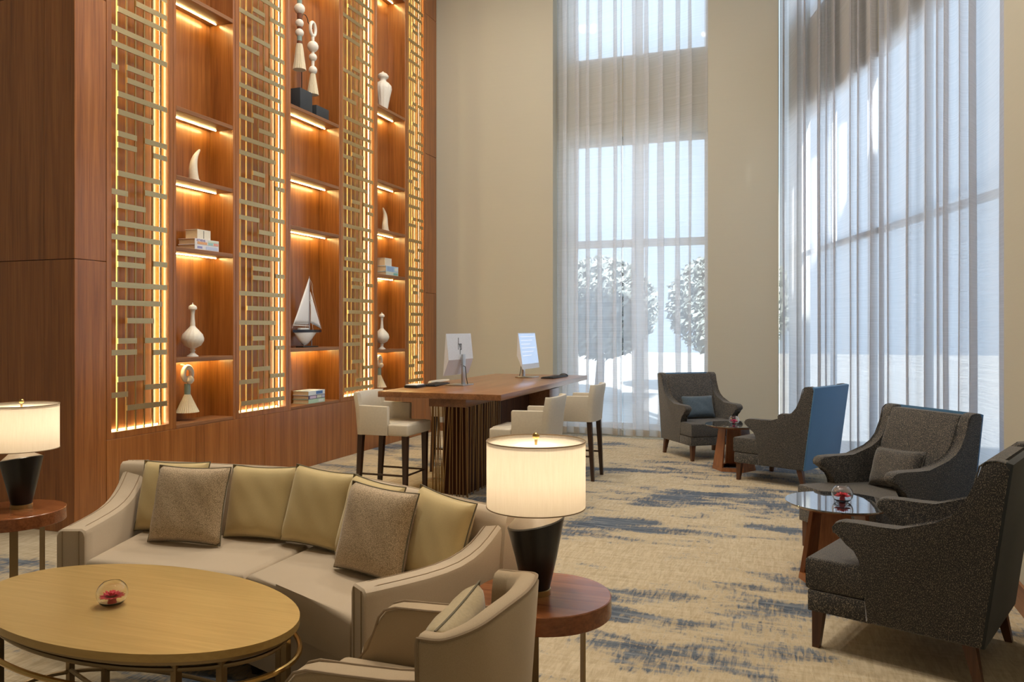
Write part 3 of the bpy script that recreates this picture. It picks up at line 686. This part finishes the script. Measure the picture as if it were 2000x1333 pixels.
q = NB('screen_glow'); n = q.noise(q.pos((1, 1, 1)), 4, 2); q.l(q.mix(n, (.30, .42, .62), (.40, .52, .70)), q.b.inputs['Base Color']); q.l(q.mix(n, (.42, .56, .80), (.52, .64, .85)), q.b.inputs['Emission Color']); q.set(Emission_Strength=.55, Roughness=.15); M_SCREEN = q.m
M_SCRL = emit('screen_text', (.80, .85, .95), .85)
monitor('silver all-in-one computer seen from behind, dark slanted emblem on its back', -3.06, 7.12, PI - .05, .07)
monitor('silver all-in-one computer with lit blue-white screen at the far end of the desk', -2.83, 8.52, -.04, .14)
def keyboard(label, x, y, rz):
    t = thing('keyboard', label, 'keyboard', (x, y, .9505), rz, 'black keyboards on the desk')
    boxobj('tray', (-.075, .075, -.21, .21, 0, .012), M_BLK, t, bev=.003)
    kb = BM()
    for i in range(5):
        for j in range(14): box(kb, -.062 + i * .026, -.041 + i * .026, -.20 + j * .0285, -.177 + j * .0285, .012, .017)
    o = mesh_obj('keys', kb, M_BLK, t, smooth=False); o['kind'] = 'stuff'
keyboard('black keyboard left of the computer seen from behind', -3.28, 7.05, .1)
keyboard('black keyboard right of the lit screen at the far desk end', -2.52, 8.55, -.1)
t = thing('computer_mouse', 'black computer mouse beside the far keyboard', 'mouse', (-2.50, 8.86, .9505))
bm = BM(); bmesh.ops.create_uvsphere(bm, u_segments=16, v_segments=10, radius=1)
for v in bm.verts: v.co = Vector((v.co.x * .055, v.co.y * .032, max(0, v.co.z) * .034))
mesh_obj('body', bm, M_BLK, t, angle=60)
tag(boxobj('black_folder', (-3.40, -3.27, 6.62, 6.81, .9505, .972), M_BLK, bev=.004), 'black folder at the left edge of the desk', 'folder')
tag(boxobj('paper_pad', (-3.39, -3.28, 6.63, 6.80, .9725, .980), plain('white_paper', (.78, .76, .72), .8), bev=.001), 'white paper pad lying on the black folder', 'paper')

# ------------------------------------------------------------------ bar stools (local +x is the front)
def make_stool(label, loc, rz):
    t = thing('bar_stool', label, 'stool', loc, rz, 'cream leather bar stools around the desk')
    boxobj('seat', (-.20, .265, -.182, .182, .585, .69), M_CREAML, t, bev=.018, seg=3)
    bm = BM(); box(bm, .075, .268, -.232, .232, .583, .682, bev=.016, seg=3); mesh_obj('seat_front', bm, M_CREAML, t)
    for s in (-1, 1):
        bm = BM(); o_ = [(-.20, .583), (.073, .583), (.075, .82), (.068, .832), (-.20, .836)]
        slab_xz(bm, o_, s * .185, s * .235, .008, 2); mesh_obj('arm', bm, M_CREAML, t)
    # curved back
    pl = [(-.175, .236), (-.225, .215), (-.25, .13), (-.258, 0), (-.25, -.13), (-.225, -.215), (-.175, -.236)]
    P = spline(pl, 5); bm = BM(); rows = []
    for i, (x, y) in enumerate(P):
        a = P[max(i - 1, 0)]; b = P[min(i + 1, len(P) - 1)]; tx, ty = b[0] - a[0], b[1] - a[1]; m = math.hypot(tx, ty); nx, ny = -ty / m, tx / m
        sec = [(0, .583), (0, .80), (0, .93), (.008, .945), (.035, .945), (.043, .93), (.045, .80), (.045, .583)]
        if nx * -x + ny * -y < 0: nx, ny = -nx, -ny
        rows.append([bm.verts.new((x + nx * o - max(0, z - .69) * .17, y + ny * o, z)) for o, z in sec])
    for A, B in zip(rows, rows[1:]):
        for k in range(8): bm.faces.new((A[k], A[(k + 1) % 8], B[(k + 1) % 8], B[k]))
    bm.faces.new(rows[0]); bm.faces.new(rows[-1][::-1]); mesh_obj('backrest', bm, M_CREAML, t, angle=50)
    for x, y, dx, dy in ((.225, .19, .0, .0), (.225, -.19, 0, 0), (-.2, .19, -.035, .0), (-.2, -.19, -.035, 0)):
        bm = BM(); leg(bm, x, y, .5845, .024, .016, dx, dy); mesh_obj('leg', bm, M_DARK, t, smooth=False)
    z = .24
    for a, b in (((.225, -.17), (.225, .17)), ((-.215, .19), (.205, .19)), ((-.215, -.19), (.205, -.19))):
        tobj('footrail', [(a[0], a[1], z), (b[0], b[1], z)], .009, M_DARK, t, 8)
    return t
st = make_stool('cream bar stool on the left of the desk, nearest the sofa back', (-3.34, 6.28, 0), 0)
dup(st, (-3.34, 7.78, 0), 0, 'cream bar stool on the left of the desk, mostly hidden behind the rod pedestal')
dup(st, (-2.09, 6.33, 0), PI, 'cream bar stool on the right of the desk, just behind the near lamp shade')
dup(st, (-2.09, 7.82, 0), PI, 'cream bar stool on the right of the desk, nearest the back curtain')

# ------------------------------------------------------------------ charcoal armchairs (local +x is the front)
def make_armchair(label, loc, rz):
    t = thing('wing_armchair', label, 'armchair', loc, rz, 'charcoal tweed armchairs along the curtains')
    o_ = [(-.345, .175), (.12, .175), (.12, .40), (.13, .455), (.155, .50), (.195, .528), (.235, .54), (.258, .558), (.264, .582), (.25, .606), (.22, .617), (.15, .618), (.06, .617), (-.02, .62), (-.10, .632), (-.175, .658), (-.235, .695), (-.28, .745), (-.31, .81), (-.325, .88), (-.34, .935), (-.365, .956), (-.40, .962), (-.435, .955), (-.448, .93)]
    for s in (-1, 1):
        bm = BM(); slab_xz(bm, o_, s * .29, s * .37, .014, 3); o = mesh_obj('side_panel', bm, M_TWEED, t, angle=45)
        sm = [(x, s * .371, z) for x, z in o_[2:24]]
        tobj('piping', [(x * .985, s * .366, z - .004 if z > .6 else z) for x, z in o_[7:24]], .004, M_TWEED, o, 6)
    boxobj('seat_base', (.09, .375, -.368, .368, .1755, .272), M_TWEED, t, bev=.004, seg=2)
    bm = BM(); prism(bm, [(-.24, -.286), (.122, -.286), (.122, -.366), (.385, -.366), (.385, .366), (.122, .366), (.122, .286), (-.24, .286)], .273, .425, .018, 3); mesh_obj('seat_cushion', bm, M_TWEED, t, angle=45)
    boxobj('under_frame', (-.33, .12, -.286, .286, .18, .27), M_TWEED, t)
    bm = BM(); slab_xz(bm, [(-.33, .27), (-.19, .27), (-.20, .43), (-.25, .70), (-.325, .915), (-.345, .945), (-.40, .945)], -.287, .287, .016, 3); mesh_obj('back_cushion', bm, M_TWEED, t, angle=45)
    bm = BM(); slab_xz(bm, [(-.352, .176), (-.337, .176), (-.43, .958), (-.455, .95)], -.368, .368, .004, 2); mesh_obj('outer_back', bm, M_SLATE, t, angle=45)
    for x, y, dx, dy in ((.335, .325, .01, .008), (.335, -.325, .01, -.008), (-.29, .325, -.04, .008), (-.29, -.325, -.04, -.008)):
        bm = BM(); leg(bm, x, y, .176, .026, .016, dx, dy); mesh_obj('leg', bm, M_LEG, t, smooth=False)
    return t
A1 = (-1.009, 9.629, 0, math.radians(-54.1)); A2 = (-.057, 8.345, 0, math.radians(153.5)); A3 = (.556, 5.795, 0, math.radians(217)); A4 = (.545, 4.205, 0, math.radians(158.7))
ch = make_armchair('charcoal tweed armchair by the back curtain, blue-grey cushion, turned to the small table', A1[:3], A1[3])
dup(ch, A2[:3], A2[3], 'charcoal armchair seen from behind with its blue-grey back, in front of the column')
dup(ch, A3[:3], A3[3], 'charcoal tweed armchair with lumbar cushion behind the near black-topped table')
c4 = dup(ch, A4[:3], A4[3], 'charcoal tweed armchair in the right foreground, cut by the picture edge')
for o in c4.children:
    if o.name.startswith('outer_back'): o.data = o.data.copy(); o.data.materials[0] = fabric('charcoal_cloth', (.022, .025, .026), (.03, .034, .035), 400, .85, .2, 3, .2)
def lumbar(label, a, sx=.42, sy=.27, lx=-.05, ly=0, roll=0):
    c_, s_ = math.cos(a[3]), math.sin(a[3]); f = Vector((c_, s_, 0)); l_ = Vector((-s_, c_, 0)); tl = math.radians(20)
    n = (f * math.cos(tl) + Vector((0, 0, 1)) * math.sin(tl)); upv = (Vector((0, 0, 1)) * math.cos(tl) - f * math.sin(tl))
    M = Matrix((l_, upv, n)).transposed().to_4x4() @ Matrix.Rotation(roll, 4, 'Z')
    p = Vector(a[:3]) + f * lx + l_ * ly + Vector((0, 0, .565))
    return pillow('lumbar_cushion', label, sx, sy, .12, M_TWEED if not label.startswith('blue') else M_BLUEP, M_TWEED, p, M, 'lumbar cushions on the armchairs', 3)
M_BLUEP = tweed('blue_grey_tweed', (.055, .085, .115), (.075, .11, .14), (.25, .29, .32), .60)
lumbar('blue-grey lumbar cushion on the armchair by the back curtain', A1, lx=-.115)
lumbar('speckled brown-grey lumbar cushion on the armchair behind the near black-topped table', A3, lx=-.115, roll=.05)

# small round tables
def flower(par, r, mat, z, n=3):
    R = random.Random(5)
    for ring in range(n):
        m = 14 - ring * 3
        for i in range(m):
            a = 2 * PI * i / m + ring * .3; el = .25 + ring * .42; L = r * (1 - .2 * ring) * R.uniform(.9, 1.05); wv = L * .17
            d = Vector((math.cos(a) * math.cos(el), math.sin(a) * math.cos(el), math.sin(el))); s = Vector((-math.sin(a), math.cos(a), 0))
            bm = BM(); p0 = Vector((0, 0, z)); n_ = d.cross(s)
            vs = [bm.verts.new(p0 + d * L * u + s * wv * k * v - n_ * (.12 * L * u * u)) for u, v in ((0, .2), (.5, 1), (.85, .75), (1, .1)) for k in (-1, 1)]
            for k in range(3): bm.faces.new((vs[2 * k], vs[2 * k + 1], vs[2 * k + 3], vs[2 * k + 2]))
            o = mesh_obj('petal', bm, mat, par, angle=80); sm = o.modifiers.new('s', 'SOLIDIFY'); sm.thickness = .0012
    ball('flower_centre', r * .22, (0, 0, z + r * .30), mat, par, .7)
def bowl(label, flabel, x, y, z, r, mat):
    t = thing('glass_bowl', label, 'bowl', (x, y, z), 0, 'small glass bowls with flowers')
    out = [(0, 0)] + [(r * math.sin(a), r * .92 - r * .92 * math.cos(a)) for a in [PI * (.17 + .62 * i / 14) for i in range(15)]]
    out[0] = (0, out[1][1] + .0001); zb = out[1][1]; out = [(a, b - zb) for a, b in out]; out[0] = (0, 0)
    inn = [(max(a - .003, 0), b + (.004 if i < 4 else .0)) for i, (a, b) in enumerate(out)][::-1]; inn[-1] = (0, .004)
    lobj('bowl', out + [(out[-1][0] - .0015, out[-1][1] + .0012)] + inn, M_GLASS, t, 36, angle=60)
    f = thing('gerbera_bloom', flabel, 'flower', (x, y, z + .0065), 0, 'blooms in the glass bowls')
    lobj('calyx', [(0, 0), (r * .3, .001), (r * .22, r * .36), (0, r * .38)], M_RED if mat is M_RED else M_PINK, f, 16)
    flower(f, r * .80, mat, r * .40)
def round_table(label, x, y, rz):
    t = thing('side_table', label, 'table', (x, y, 0), rz, 'black-topped tables between the armchairs')
    r = .30
    lobj('glass_top', [(0, .480), (r - .001, .480), (r, .478), (r - .002, .472), (0, .472)], M_MIRROR, t, 64, angle=30)
    lobj('top_rim', [(0, .4715), (r - .004, .4715), (r - .05, .452), (0, .452)], M_TBASE, t, 64, angle=30)
    lobj('top_plate', [(0, .4515), (.16, .4515), (.16, .44), (0, .44)], M_TBASE, t, 6, smooth=False)
    lobj('base_ring', [(.165, 0), (.225, 0), (.220, .035), (.16, .035)], M_TBASE, t, 6, smooth=False, loc=None)
    for k in range(6):
        a0 = 2 * PI * k / 6
        if k % 2: continue
        a1 = a0 + 2 * PI / 6
        bm = BM()
        for (ra, rb, z) in ((.222, .19, .036), (.158, .13, .4395)):
            pass
        q0 = [Vector((math.cos(a) * rr, math.sin(a) * rr, z)) for z, rr in ((.0355, .218), (.4395, .157)) for a in (a0, a1)]
        inn = [Vector((p.x * .88, p.y * .88, p.z)) for p in q0]
        vs = [bm.verts.new(p) for p in q0 + inn]
        for f in ((0, 1, 3, 2), (4, 6, 7, 5), (0, 2, 6, 4), (1, 5, 7, 3), (0, 4, 5, 1), (2, 3, 7, 6)): bm.faces.new([vs[i] for i in f])
        mesh_obj('leg_panel', bm, M_TBASE, t, smooth=False)
    return t
T1 = (-.60, 8.79); T2 = (.25, 5.065)
rt = round_table('small black-topped wooden table between the two far armchairs', *T1, math.radians(60))
dup(rt, (*T2, 0), math.radians(-8), 'black-topped wooden table between the two near armchairs')
bowl('small glass bowl on the far black-topped table', 'pink bloom in the glass bowl on the far table', T1[0] + .0, T1[1] + .0, .4805, .056, M_PINK)
bowl('round glass bowl on the near black-topped table', 'red bloom in the glass bowl on the near black-topped table', T2[0] + .02, T2[1] + .0, .4805, .060, M_RED)

# ------------------------------------------------------------------ bent sofa
S = thing('bent_sofa', 'long beige suede sofa bent in the middle, sloping arms', 'sofa', (-2.25, 3.0, 0))
OX, OY = -2.25, 3.0
def L2(p): return (p[0] - OX, p[1] - OY)
def strip(name, rows, mat, par, angle=45):
    bm = BM(); R_ = [[bm.verts.new(p) for p in r] for r in rows]; n = len(rows[0])
    for A, B in zip(R_, R_[1:]):
        for k in range(n): bm.faces.new((A[k], A[(k + 1) % n], B[(k + 1) % n], B[k]))
    bm.faces.new(R_[0]); bm.faces.new(R_[-1][::-1]); return mesh_obj(name, bm, mat, par, angle=angle)
bp = spline([L2(p) for p in ((-3.43, 3.43), (-2.85, 3.505), (-2.25, 3.515), (-1.62, 3.275), (-1.01, 2.985))], 8)
rows = []
for i, (x, y) in enumerate(bp):
    a, b = bp[max(i - 1, 0)], bp[min(i + 1, len(bp) - 1)]; tx, ty = b[0] - a[0], b[1] - a[1]; m = math.hypot(tx, ty); nx, ny = ty / m, -tx / m
    rows.append([(x + nx * o, y + ny * o, z) for o, z in ((0, .07), (0, .73), (.008, .76), (.025, .778), (.07, .78), (.088, .766), (.096, .73), (.122, .44), (.122, .07))])
strip('backrest', rows, M_SUEDE, S)
tobj('seam_piping', [(r[3][0], r[3][1], r[3][2] + .001) for r in rows], .003, M_SUEDE, S, 6)
def arm(p0, p1, side, wdt):
    p0, p1 = Vector(L2(p0)), Vector(L2(p1)); d = (p1 - p0); Ln = d.length; d.normalize(); n = Vector((d.y, -d.x)) * side
    hs = [(0, .575), (.012, .583), (.1, .584), (.25, .587), (.4, .592), (.52, .600), (.62, .613), (.70, .632), (.77, .657), (.83, .688), (.88, .72), (.93, .752), (.97, .773), (1.0, .782)]
    rows = []
    for u, h in hs:
        c0 = p0 + d * (Ln * u); e = .0 if u > 0 else .006
        rows.append([((c0 + n * o).x, (c0 + n * o).y, z) for o, z in ((0 + e, .07), (e, h - .03), (.006 + e, h - .01), (.022, h), (wdt - .022, h), (wdt - .006 - e, h - .01), (wdt - e, h - .03), (wdt - e, .07))])
    o = strip('arm', rows, M_SUEDE, S, 40)
    for k in (.03, wdt - .03):
        tobj('seam', [((p0 + n * k - d * .0012).x, (p0 + n * k - d * .0012).y, z) for z in (.08, .3, .575)] + [((p0 + n * k + d * Ln * u).x, (p0 + n * k + d * Ln * u).y, h + .0006) for u, h in hs[2:]], .0022, M_PIPE, o, 5)
arm((-3.17, 2.73), (-3.425, 3.40), 1, .135)
arm((-1.409, 2.447), (-1.03, 2.955), -1, .125)
bm = BM(); prism(bm, [L2(p) for p in ((-3.03, 2.765), (-2.205, 2.815), (-2.205, 3.36), (-3.215, 3.32))], .272, .452, .03, 3); mesh_obj('seat_cushion', bm, M_SUEDE, S, angle=45)
bm = BM(); prism(bm, [L2(p) for p in ((-2.20, 2.815), (-2.0, 2.755), (-1.80, 2.665), (-1.515, 2.525), (-1.195, 2.935), (-1.66, 3.14), (-2.0, 3.28), (-2.20, 3.36))], .272, .452, .03, 3); mesh_obj('seat_cushion', bm, M_SUEDE, S, angle=45)
bm = BM(); prism(bm, [L2(p) for p in ((-3.02, 2.78), (-2.2, 2.835), (-1.8, 2.69), (-1.515, 2.54), (-1.21, 2.93), (-1.66, 3.12), (-2.2, 3.35), (-3.2, 3.31))], .07, .271, .004, 2); mesh_obj('base', bm, M_SUEDE, S, angle=45)
for p in ((-3.1, 2.82), (-3.28, 3.36), (-2.2, 3.4), (-2.2, 2.9), (-1.47, 2.56), (-1.12, 2.95)):
    bm = BM(); leg(bm, *L2(p), .071, .022, .016); mesh_obj('foot', bm, M_DARK, S, smooth=False)
# throw pillows: (label, px foot on seat, heading of the seat normal, lean, size, material)
def throw(label, X, Y, face, lean, sx, sy, tck, mat, roll=0, seed=1, z0=.452):
    a = math.radians(face); f = Vector((math.cos(a), math.sin(a), 0)); l_ = Vector((-math.sin(a), math.cos(a), 0)); tl = math.radians(lean)
    n = f * math.cos(tl) + Vector((0, 0, 1)) * math.sin(tl); upv = Vector((0, 0, 1)) * math.cos(tl) - f * math.sin(tl)
    M = Matrix((l_, upv, n)).transposed().to_4x4() @ Matrix.Rotation(math.radians(roll), 4, 'Z')
    p = Vector((X, Y, z0)) + upv * (sy / 2 + .004) * (1 + abs(math.sin(math.radians(roll))) * .8)
    return pillow('throw_pillow', label, sx, sy, tck, mat, M_OPIPE, p, M, 'throw pillows on the sofa', seed)
throw('olive satin throw pillow at the left end of the sofa, behind the taupe one', -3.025, 3.25, -84, 15, .39, .36, .11, M_OLIVE, 1, 1)
throw('taupe reptile-textured throw pillow on the left half of the sofa', -2.785, 3.10, -86, 15, .41, .372, .12, M_TAUPE, 1, 2)
throw('olive satin throw pillow just left of the sofa bend', -2.51, 3.285, -87, 15, .37, .36, .11, M_OLIVE, 1, 3)
throw('olive satin throw pillow just right of the sofa bend', -2.147, 3.235, -97, 15, .38, .37, .12, M_OLIVE, -3, 4)
throw('olive satin throw pillow behind the taupe one on the right half of the sofa', -1.815, 3.108, -113, 16, .38, .365, .11, M_OLIVE, -2, 5)
throw('taupe reptile-textured throw pillow on the right half of the sofa', -1.69, 2.945, -108, 16, .41, .375, .12, M_TAUPE, -1, 6)
throw('olive satin throw pillow at the right end of the sofa against the arm', -1.405, 2.93, -116, 16, .37, .365, .11, M_OLIVE, -4, 7)

# ------------------------------------------------------------------ oval coffee table
CT = thing('coffee_table', 'oval gold-toned coffee table with curved bronze base', 'coffee table', (-2.29, 2.31, 0), math.radians(-7.6))
ea, eb = .705, .393
def ell(k, n=72, d=0): return [((ea - d) * k * math.cos(2 * PI * i / n), (eb - d) * k * math.sin(2 * PI * i / n)) for i in range(n)]
bm = BM(); prism(bm, ell(1), .464, .49, .003, 2); mesh_obj('tabletop', bm, M_TOP, CT, angle=40)
def ering(name, d, z, r, mat=M_BRONZE): tobj(name, [(x, y, z) for x, y in ell(1, 72, d)], r, mat, CT, 8, True)
bm = BM(); prism(bm, ell(1, 72, .022), .446, .4635, .003, 2); mesh_obj('under_plate', bm, M_BRONZE, CT, angle=40)
ering('rail', .045, .425, .0085); ering('rail', .0, .375, .0095, M_GOLD); ering('rail', .05, .06, .009)
for ang in (205, 222, 318, 335, 25, 42, 138, 155):
    a = math.radians(ang); x, y = (ea - .05) * math.cos(a), (eb - .05) * math.sin(a)
    bm = BM(); leg(bm, x, y, .4455, .012, .012); mesh_obj('post', bm, M_BRONZE, CT, smooth=False)
for a0, a1 in ((205, 25), (335, 155)):
    p = [((ea - .06) * math.cos(math.radians(a)), (eb - .06) * math.sin(math.radians(a)), .05) for a in (a0, a1)]
    tobj('stretcher', p if a0 == 205 else [(x, y, .07) for x, y, _ in p], .009, M_BRONZE, CT, 6)
bowl('clear glass bowl on the oval coffee table', 'red bloom in the bowl on the coffee table', -2.345, 2.255, .4905, .054, M_RED)

# ------------------------------------------------------------------ tub chair (local +x is the front)
U = thing('tub_chair', 'tan suede tub chair with piped edges in the foreground, back turned', 'armchair', (-.98, 2.07, 0), PI)
pl = spline([(-.105, .30), (-.18, .292), (-.25, .225), (-.285, .115), (-.298, 0), (-.285, -.115), (-.25, -.225), (-.18, -.292), (-.105, -.30)], 6)
rows = []
for i, (x, y) in enumerate(pl):
    a, b = pl[max(i - 1, 0)], pl[min(i + 1, len(pl) - 1)]; tx, ty = b[0] - a[0], b[1] - a[1]; m = math.hypot(tx, ty); nx, ny = -ty / m, tx / m
    if nx * -x + ny * -y < 0: nx, ny = -nx, -ny
    top = .785 - .045 * (abs(y) / .3) ** 2.5
    def P_(o, z): k = .86 + .14 * min(1, (z - .13) / .62); return ((x + nx * o) * k, (y + ny * o) * k, z)
    rows.append([P_(0, .13), P_(0, .45), P_(0, top - .02), P_(.006, top - .006), P_(.022, top), P_(.05, top - .002), P_(.064, top - .014), P_(.07, top - .05), P_(.075, .45), P_(.075, .13)])
shell = strip('shell', rows, M_SUEDE2, U, 50)
tobj('piping', [rows[0][k] for k in (0, 1, 2)] + [r[3] for r in rows] + [rows[-1][k] for k in (2, 1, 0)], .0055, M_PIPE, shell, 6)
for s in (-1, 1):
    o_ = [(-.17, .14), (.345, .14), (.372, .38), (.36, .42), (.325, .46), (.30, .52), (.285, .565), (.262, .592), (.225, .604), (.12, .606), (-.02, .612), (-.17, .63)]
    bm = BM(); slab_xz(bm, o_, s * .212, s * .285, .016, 3); o = mesh_obj('arm', bm, M_SUEDE2, U, angle=45)
    for yy in (.214, .283): tobj('piping', [(x, s * yy, z) for x, z in o_[1:]], .0042, M_PIPE, o, 6)
boxobj('seat_cushion', (-.215, .41, -.21, .21, .285, .435), M_SUEDE2, U, bev=.03, seg=4)
boxobj('seat_base', (-.20, .36, -.21, .21, .13, .284), M_SUEDE2, U, bev=.006)
for x, y in ((.30, .2), (.30, -.2), (-.18, .19), (-.18, -.19)):
    bm = BM(); leg(bm, x, y, .135, .024, .016); mesh_obj('leg', bm, M_DARK, U, smooth=False)
throw('lined olive-gold silk cushion leaning in the tub chair', -.945, 2.085, 184, 10, .37, .275, .12, M_SILK, -3, 9, .437)

# ------------------------------------------------------------------ lamp tables and lamps
def lamp_table(label, x, y, rz):
    t = thing('lamp_table', label, 'table', (x, y, 0), rz, 'round walnut lamp tables beside the sofa')
    r = .245
    lobj('drum_top', [(0, .55), (r - .003, .55), (r, .547), (r, .487), (r - .003, .484), (0, .484)], M_TABLE, t, 72, angle=30)
    for k in range(3):
        a = 2 * PI * k / 3; bm = BM(); M = Matrix.Rotation(a, 4, 'Z')
        box(bm, .15, .157, -.019, .019, .012, .4838, M=M); mesh_obj('leg', bm, M_BRONZE, t, smooth=False)
    lobj('base_plate', [(0, .012), (.185, .012), (.188, .009), (.188, 0), (0, 0)], M_BRONZE, t, 48, angle=30)
    return t
def lamp(label, x, y, z, power, rz=0):
    t = thing('table_lamp', label, 'lamp', (x, y, z), rz, 'black table lamps with linen shades')
    lobj('foot', [(0, 0), (.053, 0), (.053, .018), (.05, .02), (0, .02)], M_BRASS, t, 40)
    bm = BM(); lathe(bm, [(0, .0205), (.050, .0205), (.075, .13), (.103, .255), (.099, .258), (0, .2585)], 48)
    for v in bm.verts:
        if v.co.z > .25: v.co.z += v.co.x * .21
    mesh_obj('body', bm, M_BLACK, t, angle=35)
    bm = BM(); lathe(bm, [(.098, .259), (.060, .285), (.028, .303), (.012, .306), (0, .306)], 48)
    for v in bm.verts:
        if v.co.z < .262: v.co.z += v.co.x * .21
    mesh_obj('cap', bm, M_LID, t, angle=35)
    tobj('stem', [(0, 0, .30), (0, 0, .552)], .005, M_BRASS, t, 8)
    bm = BM(); lathe(bm, [(.1775, .311), (.1775, .546)], 64); sh = mesh_obj('shade', bm, M_SHADE, t)
    for z in (.311, .546):
        bm = BM(); tube(bm, [(.1775 * math.cos(2 * PI * i / 64), .1775 * math.sin(2 * PI * i / 64), z) for i in range(64)], .0022, 6, True); mesh_obj('shade_rim', bm, M_PIPE, sh)
    lobj('diffuser', [(.008, .532), (.172, .532)], M_SHADE, t, 48)
    ball('finial', .013, (0, 0, .563), M_GOLD, t)
    ball('bulb', .03, (0, 0, .42), M_BULB, t, 1.2)
    d = bpy.data.lights.new('lamp_bulb', 'POINT'); d.energy = power; d.color = (1, .84, .64); d.shadow_soft_size = .035
    o = bpy.data.objects.new('lamp_bulb', d); C.objects.link(o); o.parent = t; o.location = (0, 0, .46)
    return t
lt = lamp_table('round walnut lamp table at the right end of the sofa', -.849, 2.733, math.radians(35))
dup(lt, (-3.86, 3.07, 0), math.radians(-38), 'round walnut lamp table at the left end of the sofa')
lm = lamp('black table lamp with glowing drum shade at the right end of the sofa', -.872, 2.725, .5505, 1.7, .34)
lamp('black table lamp with glowing drum shade at the left picture edge', -3.865, 3.12, .5505, 1.7, -.17)
tobj('cord', [(-.09, -.02, -.09), (-.085, -.06, -.15), (-.085, -.09, -.3), (-.10, -.10, -.45), (-.11, -.10, -.52)], .004, M_BLK, lm, 6)
tag(boxobj('floor_socket', (-1.03, -.90, 2.58, 2.68, .0005, .03), M_BLK, bev=.006), 'black floor socket box under the right lamp table', 'socket')
